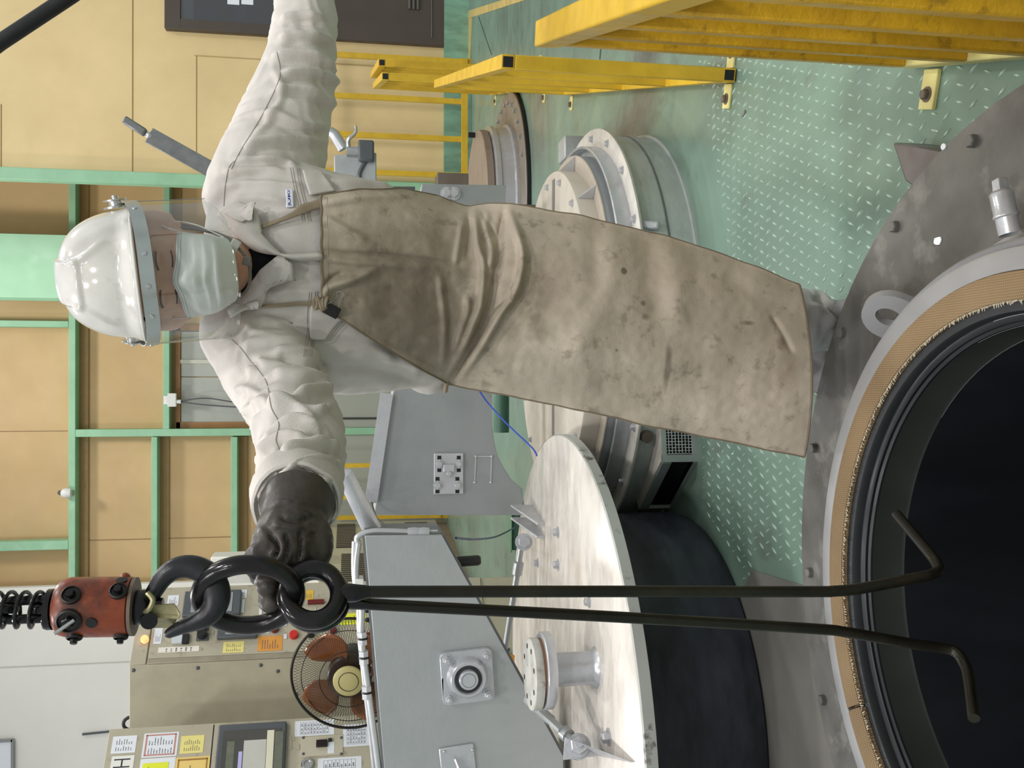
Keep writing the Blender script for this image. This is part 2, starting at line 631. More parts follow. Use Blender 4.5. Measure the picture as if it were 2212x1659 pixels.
def loz(x, y, a, L=.0168, w=.0036, h=.003):
    ca, sa = math.cos(a), math.sin(a)
    P = [(-L, 0), (0, -w), (L, 0), (0, w)]
    vs_ = [(x + u * ca - v * sa, y + u * sa + v * ca, 0.0002) for u, v in P] + [(x + (u * ca - v * sa) * .55, y + (u * sa + v * ca) * .55, h) for u, v in P]
    mb.add(vs_, [(0, 1, 5, 4), (1, 2, 6, 5), (2, 3, 7, 6), (3, 0, 4, 7), (4, 5, 6, 7)])


rng = random.Random(3)
PX_, PY_ = .034, .047
for j in range(0, 62):
    for i in range(0, 62):
        x = -.62 + i * PX_ + (PX_ / 2 if j % 2 else 0)
        y = 1.15 + j * PY_ / 1.15
        p = Vector((x, y, 0))
        if (p - TC).length < .62 or (p - U2C).length < .83 or (p - U1C).length < .72 or x > 1.32 - .0 * y or (x < -.49 and y < 2.66):
            continue
        if y > 3.07 - .25 * max(0, x - .6) and x < 1.0:
            continue
        if y > 2.85 + .4 * (x - .5) and x > .4:
            continue
        a = math.radians(62 if j % 2 else 118) + rng.uniform(-.05, .05)
        loz(x, y, a)
tread = mb.build('tread_pattern', m_tread, floor, angle=10)
tread['kind'] = 'stuff'
# smooth plate patch by the vessel and painted lines on the floor
mb = MB().prism([(-1.6, 1.6, .0004), (-.5, 1.9, .0004), (-.548, 2.64, .0004), (-.7, 2.78, .0004), (-1.7, 2.6, .0004)], (0, 0, .003))
mb.build('floor_plate', m_grey_plate, floor, angle=20)
m_line = mat('floor_line_paint', (206, 184, 116), .4, var=.06, vscale=6, dirt=(170, 140, 70), damt=.3)
q = [pz(1020, 40, 0), pz(1016, 128, 0), pz(1009, 128, 0), pz(1010, 30, 0)]
MB().prism([v + Vector((0, 0, .001)) for v in q], (0, 0, .002)).build('painted_line', m_line, floor)
q = [pz(1012, 40, 0), pz(1160, -8, 0), pz(1130, -14, 0), pz(1010, 24, 0)]
MB().prism([v + Vector((0, 0, .001)) for v in q], (0, 0, .003)).build('painted_line', m_line, floor)
m_joint = mat('plate_joint', (60, 66, 60), .6, var=0)
for a, b in (((1034, 36, 0), (1062, 118, 0)), ((1302, 60, 0), (1296, 128, 0))):
    A, B = pz(*a), pz(*b)
    MB().bar(A + Vector((0, 0, .0012)), B + Vector((0, 0, .0012)), .012, .0016).build('plate_joint', m_joint, floor)


def wz(x, Y):                        # height on a frontal wall at depth Y seen at photograph x
    return px(x, 830, Y).z


def wx(y, Y, x=500):
    return px(x, y, Y).x


# ---- office wall on the right (tan, flush panels)
xc = wx(388, WR, 300)
wall_r = structure(MB().box(((xc + 7) / 2, WR + .06, 3.2), (7 - xc, .12, 6.4)).build('wall_right', m_wall_tan))
mb = MB()
for a, b in (((286, 0), (286, 385)), ((2, 225), (2, 385))):           # panel joints, horizontal in the room
    p, r = px(a[0], a[1], WR - .002), px(b[0], b[1], WR - .002)
    r.z = p.z
    MB().bar(p, r, .012, .006).build('panel_joint', mat('joint_tan', (176, 150, 100), .6, var=.02), wall_r)  # panel joints in a darker tan than the wall
p = px(420, 120, WR - .002)
MB().bar(p, Vector((p.x, p.y, .2)), .008, .006).build('panel_joint', mat('joint_tan', (176, 150, 100)), wall_r)
p2 = px(424, 330, WR - .002)
p3 = px(424, 121, WR - .002)
p2.z = p3.z
MB().bar(p2, p3, .008, .006).build('panel_joint', mat('joint_tan', (176, 150, 100)), wall_r)
# kick plate along its foot
z_k = wz(957, WR)
structure(MB().box(((xc + 7) / 2, WR - .04, z_k / 2), (7 - xc, .08, z_k)).build('baseboard_right', m_green_dk))
# corner post
structure(MB().box((wx(386, WR, 200), WR - .06, 3.2), (.115, .12, 6.4)).build('trim_1', m_green, bevel=.008))

# ---- hall wall on the left: recessed tan sheets behind green framing
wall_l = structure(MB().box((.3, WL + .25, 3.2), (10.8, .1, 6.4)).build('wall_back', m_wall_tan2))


def hbeam(n, xt, xb, y0, y1, dp=.2, yy=None):
    z1, z0 = wz(xt, WL), wz(xb, WL)
    x0, x1 = wx(y1, WL, xt), wx(y0, WL, xt)
    structure(MB().box(((x0 + x1) / 2, WL + dp / 2, (z0 + z1) / 2), (x1 - x0, dp, z1 - z0)).build('trim_%d' % n, m_green, bevel=.006))


def vpost(n, ya, yb, xt, xb, dp=.2, off=0):
    x0, x1 = wx(yb, WL, 300), wx(ya, WL, 300)
    z1, z0 = wz(xt, WL), (0 if xb > 900 else wz(xb, WL))
    structure(MB().box(((x0 + x1) / 2, WL + dp / 2 + off, (z0 + z1) / 2), (x1 - x0, dp, z1 - z0)).build('trim_%d' % n, m_green, bevel=.006))


hbeam(2, 148, 163, 330, 1300, .2)
hbeam(3, 352, 366, 330, 927, .2)
hbeam(4, 327, 340, 944, 1300, .2)
hbeam(5, 499, 513, 944, 1300, .2)
vpost(6, 695, 709, -400, 148, .16)
vpost(7, 927, 943, 163, 960, .22)
vpost(8, 1163, 1183, -400, 148, .16)
# returns of the frames (the darker ledge seen under each beam)
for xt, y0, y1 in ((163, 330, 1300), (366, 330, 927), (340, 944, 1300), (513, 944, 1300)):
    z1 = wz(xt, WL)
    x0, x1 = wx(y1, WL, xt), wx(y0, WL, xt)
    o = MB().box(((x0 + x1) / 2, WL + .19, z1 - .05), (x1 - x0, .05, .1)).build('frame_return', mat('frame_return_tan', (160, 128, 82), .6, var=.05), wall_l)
for x_, y0, y1 in ((163, 398, 690), (163, 712, 925)):
    pass
for yj, xa, xb in ((1168, 163, 500),):
    a, b = px(xa, yj, WL + .197), px(xb, yj, WL + .197)
    b.x = a.x
    MB().bar(a, b, .008, .006).build('sheet_joint', mat('joint_dark', (132, 104, 66), .6, var=0), wall_l)
for yj in (932,):
    a, b = px(-20, yj, WL + .197), px(146, yj, WL + .197)
    b.x = a.x
    MB().bar(a, b, .008, .006).build('sheet_joint', mat('joint_dark', (132, 104, 66)), wall_l)
# wide green column
cx0, cx1 = wx(640, WL - .45, 50), wx(500, WL - .45, 50)
mb = MB()
mb.box(((cx0 + cx1) / 2, WL - .25, 3.2), (cx1 - cx0, .03, 6.4))
mb.box(((cx0 + cx1) / 2, WL - .05, 3.2), (.03, .38, 6.4))
mb.box(((cx0 + cx1) / 2, WL + .14, 3.2), (cx1 - cx0, .03, 6.4))
structure(mb.build('trim_9', mat('green_column', (172, 220, 184), .4, var=.05, vscale=2, dirt=(146, 196, 160), damt=.3), bevel=.004))
# thin pale conduit beside the column
p = px(50, 629, WL - .1)
tag(MB().tube([(p.x, p.y, 2.6), (p.x, p.y, 6.4)], .014, 10).build('conduit', mat('pale_conduit', (214, 214, 208), .4, var=.02)), 'thin pale vertical conduit pipe just left of the wide green column', 'pipe')
# window behind the shoulder, frosted, with wooden frame
z1, z0 = wz(376, WL), wz(545, WL)
x0, x1 = wx(926, WL, 380), wx(700, WL, 380)
m_wood = mat('brown_window_frame', (158, 112, 62), .5, var=.08)
m_frost = mat('frosted_pane', (178, 180, 172), .3, var=.04, vscale=2)
win = structure(MB().box(((x0 + x1) / 2, WL + .17, z1 - .02), (x1 - x0, .05, .05)).box(((x0 + x1) / 2, WL + .17, z0 + .02), (x1 - x0, .05, .05))
                .box((x0 + .035, WL + .17, (z0 + z1) / 2), (.07, .05, z1 - z0)).box((x1 - .035, WL + .17, (z0 + z1) / 2), (.07, .05, z1 - z0)).build('window_1', m_wood))
n_p = 2
for k in range(n_p):
    a = x0 + .07 + (x1 - x0 - .14) * k / n_p
    b = x0 + .07 + (x1 - x0 - .14) * (k + 1) / n_p - .01
    MB().box(((a + b) / 2, WL + .18, (z0 + z1) / 2), (b - a, .012, z1 - z0 - .1)).build('pane', m_frost, win)
xm = (x0 + x1) / 2 + .18
MB().box((xm, WL + .165, (z0 + z1) / 2), (.045, .03, z1 - z0 - .08)).build('mullion', mat('pale_mullion', (206, 206, 190), .5, var=.03), win)
# grey lower panelling
zt = wz(575, WL)
structure(MB().box((-1.0, WL + .12, zt / 2), (5.6, .16, zt)).build('trim_10', mat('grey_wall_panel', (162, 164, 152), .5, var=.04, vscale=1)))
p = px(820, 895, WL)
MB().bar((p.x - .05, WL + .03, 0), (p.x - .05, WL + .03, 2.2), .03, .02).build('panel_seam', mat('joint_black', (40, 40, 38), .5, var=0), bpy.data.objects['trim_10'])
structure(MB().box((-1.0, WL + .0, .05), (5.6, .06, .1)).build('baseboard_back', m_green_dk))
# ceiling-high white partition at the far left
structure(MB().box(((wx(1266, WL - .1, 140) - 6) / 2, WL - .06, 3.2), (6 + wx(1266, WL - .1, 140), .1, 6.4)).build('wall_left', m_white_wall))
wl_ = bpy.data.objects['wall_left']
a, b = px(-5, 1442, WL - .115), px(300, 1440, WL - .115)
MB().bar(a, Vector((a.x, a.y, b.z)), .01, .006).build('panel_joint', mat('white_joint', (188, 186, 178), .6, var=0), wl_)
a, b = px(178, 1586, WL - .12), px(236, 1580, WL - .12)
MB().bar(a, b, .03, .02).build('door_closer', m_grey_plastic, wl_)
# corner of a framed notice on the white partition
a = px(28, 1598, WL - .13)
fr = empty('notice_frame', a + Vector((-.3, 0, -.0)), 'grey framed white notice high on the white partition wall', 'frame')
MB().box(a + Vector((-.32, 0, .43)), (.62, .02, .86)).build('backing', m_paper, fr)
mb = MB()
mb.box(a + Vector((-.32, -.012, .0)), (.66, .03, .03)).box(a + Vector((-.0, -.012, .43)), (.03, .03, .86)).box(a + Vector((-.64, -.012, .43)), (.03, .03, .86)).box(a + Vector((-.32, -.012, .86)), (.66, .03, .03))
mb.build('frame', mat('frame_grey', (140, 142, 140), .4, var=.03), fr)

# ---- brown office door with its window
xl = wx(76, WR, 500)
zt, zb = wz(358, WR), wz(966, WR)
dr = structure(MB().box((xl + .6, WR - .03, (zt + zb) / 2), (1.2, .06, zt - zb)).build('door_1', m_door, bevel=.004))
# frame round the panes and the door leaf
g0, g1 = wz(392, WR), wz(690, WR)
gx = wx(55, WR, 500)
mb = MB()
for (a, b, c, d) in ((xl, gx, g1, g0), (xl, xl + 1.2, g0, zt), (xl, xl + 1.2, g1 - .06, g1)):
    mb.box(((a + b) / 2, WR - .075, (c + d) / 2), (b - a, .03, d - c))
mb.build('window_frame', m_door, dr, bevel=.003)
MB().box(((gx + xl + 1.2) / 2, WR - .066, (g0 + g1) / 2), (xl + 1.2 - gx, .008, g0 - g1)).build('pane', m_window, dr)
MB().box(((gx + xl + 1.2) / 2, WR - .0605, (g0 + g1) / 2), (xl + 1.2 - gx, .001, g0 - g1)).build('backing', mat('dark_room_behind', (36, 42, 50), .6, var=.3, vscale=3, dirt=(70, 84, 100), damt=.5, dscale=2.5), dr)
z1, z0 = wz(396, WR), wz(420, WR)
MB().box((gx + .13, WR - .064, wz(408, WR)), (.24, .003, .1)).build('bright_room_edge', mat('bright_room', (224, 226, 222), .6, var=.02), dr)
MB().box((gx + .06, WR - .064, wz(445, WR)), (.12, .003, .18)).build('blue_steel_behind', mat('blue_steel', (92, 120, 136), .5, var=.05), dr)
MB().box((gx + .15, WR - .064, wz(520, WR)), (.3, .003, .1)).build('notice', mat('notice_grey_blue', (120, 130, 146), .6, var=.05), dr)
for a in (505, 535):
    MB().box((wx(6, WR, a), WR - .072, wz(a, WR)), (.09, .003, .11)).build('paper', m_paper, dr)
# door leaf ribs and ventilation slots
for k, xs in enumerate((883, 892, 901)):
    zz = wz(xs, WR)
    MB().tube([(wx(26, WR, 890), WR - .066, zz), (wx(-30, WR, 890), WR - .066, zz)], .017, 8).build('vent_slot', mat('vent_metal', (104, 96, 92), .35, metal=.4, var=.05), dr)
MB().box((xl + .62, WR - .066, wz(930, WR)), (1.1, .01, .008)).build('kick_strip', mat('strip_metal', (130, 124, 116), .4, metal=.4), dr)

# ---- yellow rails in front of the walls


def wall_rail(ys, Y, zt_, zb_, label, x_bot, extra_post=None):
    xs = [wx(y, Y, x_bot) for y in ys]
    r = empty('wall_railing', (sum(xs) / len(xs), Y, 0), label, 'railing')
    for x in xs:
        MB().box((x, Y, (zt_ + zb_) / 2), (.05, .03, zt_ - zb_)).build('bar', m_yellow, r)
    for z, nm in ((zb_, 'bottom_rail'), (zt_, 'top_rail')):
        MB().box(((xs[0] + xs[-1]) / 2, Y - .02, z), (abs(xs[0] - xs[-1]) + .05, .03, .06)).build(nm, m_yellow, r)
    for x in (xs[0], xs[-1]):
        MB().box((x, Y + .01, zb_ / 2), (.06, .04, zb_ + .0)).build('foot', m_yellow, r)
    return r


wall_rail((128, 215, 297, 376), WR - .32, 1.75, wz(1002, WR - .32), 'yellow wall railing at the tan office wall right of the worker', 900)
wall_rail((1005, 1073, 1117), WL - .5, 1.95, wz(956, WL - .5) + .05, 'yellow wall railing at the grey wall far behind the outstretched glove', 800)

# junction box and wires on the green beam, knob on the big beam
p = px(372, 864, WL - .03)
jb = empty('switch_box', p, 'small white switch box clipped under a green beam by the frosted window', 'switch')
MB().box(p, (.16, .06, .1)).build('box', mat('white_plastic', (224, 224, 220), .4, var=.02), jb, bevel=.006)
MB().box(p + Vector((0, -.02, .07)), (.1, .02, .05)).build('clip', m_steel, jb)
mb = MB()
MB().cyl(p + Vector((-.02, 0, -.05)), p + Vector((-.02, 0, -.1)), .025, 12).build('gland', mat('white_plastic', (224, 224, 220)), jb)
for dx in (-.02, 0.02):
    a = p + Vector((-.02, 0, -.09))
    mb.tube(smooth_path([a, a + Vector((dx * 2, 0, -.3)), a + Vector((-.05 + dx, 0, -.8)), a + Vector((-.06, 0, -1.6))], 6), .008, 6)
mb.build('cable', m_print, jb)
p = px(144, 1065, WL - .06)
kn = empty('lamp_knob', p, 'small white round knob under the big green horizontal beam', 'lamp')
MB().lathe([(0, -.06), (.05, -.05), (.06, 0), (.05, .04), (.03, .06), (0, .06)], p, 20).build('globe', mat('white_plastic', (224, 224, 220)), kn)
MB().cyl(p + Vector((0, 0, .05)), p + Vector((0, .06, .09)), .03, 12).build('holder', m_grey_plastic, kn)
# ================================================================= FOREGROUND VESSEL
ves = empty('open_vessel', (TC.x, TC.y, 0), 'open round steel vessel in the foreground with woven tan gasket', 'vessel')
ZF, ZL = .15, .246
MB().lathe([(.60, .0), (.83, .0), (.83, ZF - .012), (.826, ZF), (.60, ZF)], (TC.x, TC.y, 0), 128, close=True).build('flange', m_flange, ves)
MB().lathe([(.545, .12), (.605, ZF - .01), (.603, ZF + .004), (.585, ZF + .012), (.572, ZF + .05), (.566, ZL - .014), (.560, ZL - .008), (.556, ZL - .012), (.551, ZL - .002), (.546, ZL), (.518, ZL), (.516, ZL - .03)],
           (TC.x, TC.y, 0), 160).build('lip_ring', m_lip, ves)
# woven gasket with one cut in it
mb = MB()
ga0 = math.radians(-114)
cut = math.atan2(pz(1843, 1530, ZL).y - TC.y, pz(1843, 1530, ZL).x - TC.x)
prof = [(.5165, ZL - .012), (.5165, ZL + .002), (.507, ZL + .0045), (.49, ZL + .004), (.476, ZL - .001), (.475, ZL - .012)]
MB().lathe(prof, (TC.x, TC.y, 0), 200, a0=cut + .006, a1=cut + 2 * math.pi - .006, close=True).build('gasket', m_gasket, ves)
# frayed inner edge of the gasket
mb = MB()
rg = random.Random(5)
for k in range(900):
    a = 2 * math.pi * k / 900
    r0 = .4755
    for q in range(1):
        L = rg.uniform(.002, .007)
        da = rg.uniform(-.004, .004)
        p0 = (TC.x + r0 * math.cos(a), TC.y + r0 * math.sin(a), ZL - .003)
        p1 = (TC.x + (r0 - L) * math.cos(a + da), TC.y + (r0 - L) * math.sin(a + da), ZL - .003 + rg.uniform(-.003, .003))
        mb.tube([p0, p1], (.0011, .0006), 3)
o = mb.build('frayed_threads', mat('pale_thread', (214, 204, 180), .9, var=.05), ves)
o['kind'] = 'stuff'
MB().lathe([(.476, ZL - .02), (.474, ZL - .012), (.461, ZL - .014), (.459, ZL - .018), (.458, ZL - .030)], (TC.x, TC.y, 0), 128).build('inner_ring', m_dark_steel, ves)
MB().lathe([(.4575, ZL - .030), (.452, ZL - .032), (.449, ZL - .035), (.449, ZL - .040), (.444, ZL - .043), (.4435, ZL - .047)], (TC.x, TC.y, 0), 128).build('inner_step', mat('inner_step_steel', (40, 43, 45), .4, metal=.5, var=.15, dirt=(38, 40, 40), damt=.4), ves)
MB().lathe([(.4433, ZL - .047), (.4425, .142), (.440, .136)], (TC.x, TC.y, 0), 128).build('inner_wall_lit', mat('lit_wall_grey_green', (54, 59, 54), .42, metal=.2, var=.15, vscale=3, dirt=(36, 40, 37), damt=.55, dscale=3, stretch=(1, 1, .4)), ves)  # upper inner wall painted lighter for the light that reaches it; darker below
MB().lathe([(.4398, .136), (.4395, .06), (.438, -.2), (.437, -.44), (0, -.45)], (TC.x, TC.y, 0), 128).build('inner_wall', m_inner_black, ves)
for x_, y_ in ((2105, 305), (1937, 490), (1822, 720), (1762, 968), (1752, 1237), (1780, 1512)):
    p = pz(x_, y_, ZF)
    MB().hexbolt(p, (0, 0, 1), .0115, .012, False).build('flange_bolt', m_flange, ves, angle=25)
for k in range(6):
    a = math.radians(205 + k * 27)
    MB().hexbolt(TC + Vector((.785 * math.cos(a), .785 * math.sin(a), ZF)), (0, 0, 1), .0115, .012, False).build('flange_bolt', m_flange, ves, angle=25)
# lifting lug
p = pz(1930, 668, ZF + .03)
d = (p - TC)
d.z = 0
d.normalize()
t = Vector((-d.y, d.x, 0))
base = TC + d * .598 + Vector((0, 0, ZF))
ring_o = []
W_ = .05
pl = []
for k in range(13):
    a = math.pi * k / 12
    pl.append((math.cos(a) * W_, .05 + math.sin(a) * W_))
pl = [(W_, 0)] + pl + [(-W_, 0)]
nrm = (Vector((0, 0, 1)) * .5 + d * .86).normalized()
upv = (Vector((0, 0, 1)) * .86 - d * .5).normalized()
upv = (d * .55 + Vector((0, 0, 1)) * .84).normalized()
nrm = t.cross(upv)
holep = [Vector((math.cos(-2 * math.pi * k / 20) * .019, .052 + math.sin(-2 * math.pi * k / 20) * .024, 0)) for k in range(20)]
outl = [Vector((u, v, 0)) for u, v in pl]
tri = tessellate_polygon([outl, holep])
allv = outl + holep
to = lambda q, s: base + t * q.x + upv * q.y + nrm * s
n_, h_ = len(outl), len(holep)
vs_ = [to(q, -.009) for q in allv] + [to(q, .009) for q in allv]
fs = [f for f in tri] + [tuple(i + n_ + h_ for i in reversed(f)) for f in tri]
M_ = n_ + h_
fs += [(i, (i + 1) % n_, (i + 1) % n_ + M_, i + M_) for i in range(n_)]
fs += [(n_ + i, n_ + (i + 1) % h_, n_ + (i + 1) % h_ + M_, n_ + i + M_) for i in range(h_)]
MB().add(vs_, fs).build('lifting_lug', m_lip, ves, angle=30)
# plugged valve stub on the right
a = pz(2194, 500, ZF + .02)
d = a - TC
d.z = 0
d.normalize()
s0 = TC + d * .592 + Vector((0, 0, ZF + .03))
mb = MB()
mb.lathe([(.0165, 0), (.0165, .026), (.019, .028), (.019, .031), (.0175, .033), (.0175, .066), (.0135, .070), (0, .070)], s0, 24, frame_to(d + Vector((0, 0, .12))).to_3x3())
st = mb.build('valve_stub', m_silver_b, ves)
e = s0 + (d + Vector((0, 0, .12))).normalized() * .070
MB().box(e + d * .009, (.017, .017, .02), frame_to(d).to_3x3()).build('square_plug', m_silver_b, st, bevel=.002)
# welded foot bracket that sticks out behind the flange
b0, b1, b2 = pz(1950, 308, .06), pz(2038, 312, .06), pz(1978, 392, .06)
q0 = (b0 + b1 + b2) / 3 - TC
mb = MB()
mb.prism([Vector((b0.x, b0.y, 0.0)), Vector((b1.x - .03, b1.y - .06, 0.0)), Vector((b2.x - .06, b2.y - .10, 0.0)), Vector((b2.x, b2.y, 0))], (0, 0, .085))
mb.build('foot_bracket', mat('bracket_steel', (120, 114, 112), .4, metal=.45, var=.1, dirt=(84, 78, 76), damt=.5), ves, bevel=.006)
a = pz(1948, 1640, .06)
MB().box(Vector((a.x - .0, a.y + .02, .03)), (.12, .1, .06)).build('foot_bracket', mat('bracket_steel', (120, 114, 112)), ves, bevel=.004)
# white scraps lying on the flange


def scrap(x, y, z, sx, sy, lab, rot=0, m=m_paper, hh=.002):
    c = pz(x, y, z)
    rs = random.Random(int(x))
    pts = []
    for k in range(9):
        a = 2 * math.pi * k / 9
        r = rs.uniform(.7, 1.1)
        u, v = sx * r * math.cos(a), sy * r * math.sin(a)
        pts.append(c + Vector((u * math.cos(rot) - v * math.sin(rot), u * math.sin(rot) + v * math.cos(rot), .0005)))
    o = MB().prism(pts, (0, 0, hh)).build('scrap', m)
    tag(o, lab, 'scrap')


scrap(2027, 520, ZF, .008, .014, 'larger white paper scrap lying in the middle of the grey vessel flange')
scrap(2040, 316, ZF, .006, .008, 'smaller white paper scrap on the outer edge of the vessel flange')
scrap(1608, 246, 0, .006, .017, 'small dark grey chip lying on the green tread plate', .4, m_grey_plate, .004)

# ================================================================= VESSEL WITH WHITE LID (left)
U1Z = .46
u1 = empty('lidded_vessel', (U1C.x, U1C.y, 0), 'black vessel under a big white painted lid at the left', 'vessel')
MB().lathe([(0, .0), (.635, 0), (.67, .012), (.68, .05), (.68, U1Z - .05), (.64, U1Z - .035), (0, U1Z - .035)], (U1C.x, U1C.y, 0), 128).build('drum', m_black_rub, u1)
MB().lathe([(0, U1Z - .036), (.957, U1Z - .036), (.961, U1Z - .034), (.961, U1Z - .004), (.957, U1Z)], (U1C.x, U1C.y, 0), 160).build('lid_rim', m_rim, u1)
MB().lathe([(.957, U1Z - .001), (.955, U1Z + .0005), (0, U1Z + .0005)], (U1C.x, U1C.y, 0), 160).build('lid', m_white_plate, u1)
# raised band running over the lid
a = pz(1150, 1120, U1Z)
b = pz(1330, 1659, U1Z)
for x_, y_, r in ((1206, 1150, .014), (1162, 1216, .013), (1206, 1220, .014), (1146, 1416, .014), (1274, 1300, .013), (1316, 1592, .017)):
    p = pz(x_, y_, U1Z)
    MB().hexbolt(p, (0, 0, 1), r, r * 1.3).build('lid_bolt', m_silver_b, u1, angle=25)
# angle bracket and turnbuckle at the back of the lid
p = pz(1150, 1105, U1Z)
p1 = pz(1170, 1140, U1Z)
mb = MB()
mb.prism([p + Vector((-.03, 0, 0)), p1 + Vector((-.03, -.06, 0)), p1 + Vector((-.03, -.06, .03)), p + Vector((-.03, .02, .085))], (.008, 0, 0))
mb.prism([p + Vector((.02, -.005, 0)), p1 + Vector((.02, -.06, 0)), p1 + Vector((.02, -.06, .03)), p + Vector((.02, .015, .085))], (.008, 0, 0))
lug1 = mb.build('lid_lug', m_silver_b, u1, bevel=.002)
e0 = px(1128, 1168, 3.42)
rod_end = px(1092, 1400, 3.5)
dv = (rod_end - e0).normalized()
tb = MB()
tb.tube([e0, e0 + dv * .08, e0 + dv * .085, e0 + dv * .13, e0 + dv * .135, rod_end], (.011, .011, .019, .019, .012, .012), 12)
tb.build('turnbuckle', m_silver, u1)
MB().hexbolt(e0 + Vector((.0, -.03, .0)), Vector((.25, -1, .1)), .022, .03).build('turnbuckle_bolt', m_silver_b, u1, angle=25)
MB().cyl(rod_end, rod_end + dv * .14, .017, 14).build('rubber_boot', m_black, u1)
MB().cyl(rod_end + dv * .03 + Vector((.0, -.01, -.02)), rod_end + dv * .09 + Vector((0, -.01, -.025)), .018, 14).build('orange_sleeve', mat('orange_plastic', (232, 164, 40), .4, var=.04), u1)
# second turnbuckle in front, with its big nut
e1 = pz(1250, 1610, U1Z + .07)
s1 = px(1178, 1545, e1.y + .16)
dv = (e1 - s1).normalized()
tb = MB()
tb.tube([s1 - dv * .1, s1 + dv * .03, s1 + dv * .035], (.016, .016, .008), 14)
tb.tube([s1 - dv * .02, e1 - dv * .005], .010, 12)
for sd in (-1, 1):
    off = dv.orthogonal().normalized() * .02 * sd
    tb.bar(s1 + off, e1 - dv * .07 + off, .012, .02)
tb.tube([e1 - dv * .075, e1 - dv * .05], .021, 14)
tb.build('turnbuckle', m_silver, u1)
nd = Vector((.45, -.85, .18)).normalized()
mb = MB()
mb.lathe([(.0, -.05), (.036, -.05), (.036, -.02), (0, -.02)], e1, 24, frame_to(nd).to_3x3())
mb.lathe([(.0, -.018), (.032, -.018), (.032, -.006), (0, -.006)], e1, 24, frame_to(nd).to_3x3())
mb.hexbolt(e1, nd, .025, .03, False)
mb.lathe([(0, .03), (.011, .03), (.011, .045), (0, .045)], e1, 12, frame_to(nd).to_3x3())
mb.build('turnbuckle_bolt', m_silver_b, u1, angle=25)
mb = MB()
g0 = pz(1262, 1595, U1Z)
g1 = pz(1372, 1645, U1Z)
mb.prism([e1 - nd * .03 + Vector((-.03, 0, -.06)), e1 - nd * .03 + Vector((-.035, 0, .045)), e1 - nd * .03 + Vector((.03, .0, .04)), g1 + Vector((0, .0, .01)), g1 + Vector((0, 0, 0))], nd * -.012)
mb.build('lid_lug', m_silver_b, u1, bevel=.002)
# pipe stub with two bolted flanges
ps = pz(1286, 1442, U1Z)
mb = MB()
mb.lathe([(.062, 0), (.05, .012), (.048, .02), (.048, .17)], ps, 32)
mb.build('pipe_stub', m_silver_b, u1)
f1 = ps + Vector((0, 0, .135))
MB().lathe([(0.03, 0), (.108, 0), (.11, .003), (.11, .026), (.108, .028), (0.03, .028)], f1, 48, close=True).build('pipe_flange', m_silver_b, u1)
MB().lathe([(.02, .0), (.092, .0), (.092, .005), (.02, .005)], f1 + Vector((0, 0, .0281)), 40, close=True).build('flange_gasket', mat('rust_gasket', (120, 84, 60), .8, var=.15, vscale=20), u1)
mb = MB().lathe([(0, 0), (.101, 0), (.103, .003), (.103, .025), (.1, .028), (0, .028)], f1 + Vector((-.012, .01, .0336)), 48)
bf = mb.build('blind_flange', mat('blind_flange_white', (200, 200, 192), .4, var=.06, dirt=(120, 92, 74), damt=.4, dscale=14, dirt2=(80, 64, 52), d2amt=.5, d2scale=18), u1)
for k in range(8):
    a = 2 * math.pi * (k + .5) / 8
    MB().cyl(f1 + Vector((-.012 + .08 * math.cos(a), .01 + .08 * math.sin(a), .0618)), f1 + Vector((-.012 + .08 * math.cos(a), .01 + .08 * math.sin(a), .0624)), .008, 12).build('bolt_hole', m_black, bf)

# gantry arm over the white lid
YA = 3.0
g1 = empty('lid_arm', (-1.1, YA, .47), 'silver painted lid lifting arm with square flange bearing over the white lid', 'machine arm')
rt, rb, lt, lb = px(788, 1157, YA), px(954, 1155, YA), px(830, 1659, YA), px(1232, 1659, YA)
ex = -1.75
s_t = (lt.z - rt.z) / (lt.x - rt.x)
lt2 = Vector((ex, YA, rt.z + s_t * (ex - rt.x)))
lbx = Vector((lb.x - .06, YA, lb.z))
prof = [rt, lt2, Vector((ex, YA, .49)), Vector((lb.x - .03, YA, .49)), lb + Vector((0.04, 0, .024)), rb]
prof = [Vector((p.x, YA, max(p.z, .485))) for p in prof]
MB().prism(prof, (0, .012, 0)).build('face_plate', m_silver, g1, bevel=.002)
back = [Vector((p.x + (-.004 if i in (0, 5) else 0), YA + .012, p.z - .003)) for i, p in enumerate(prof)]
mb = MB()
n_ = len(prof)
for i in range(n_):
    a, b = prof[i], prof[(i + 1) % n_]
    dd = (b - a).normalized()
    nn = Vector((dd.z, 0, -dd.x)) * .008
    mb.box8([a + Vector((0, .0121, 0)), b + Vector((0, .0121, 0)), b + Vector((0, .2, 0)), a + Vector((0, .2, 0)), a + nn + Vector((0, .0121, 0)), b + nn + Vector((0, .0121, 0)), b + nn + Vector((0, .2, 0)), a + nn + Vector((0, .2, 0))])
mb.build('box_sides', mat('arm_side_grey', (120, 122, 122), .45, metal=.35, var=.08), g1)
dark = [Vector((p.x, YA + .21, p.z)) for p in prof]
MB().prism(dark, (0, .012, 0)).build('rear_plate', mat('arm_rear_dark', (62, 62, 62), .5, metal=.3), g1)
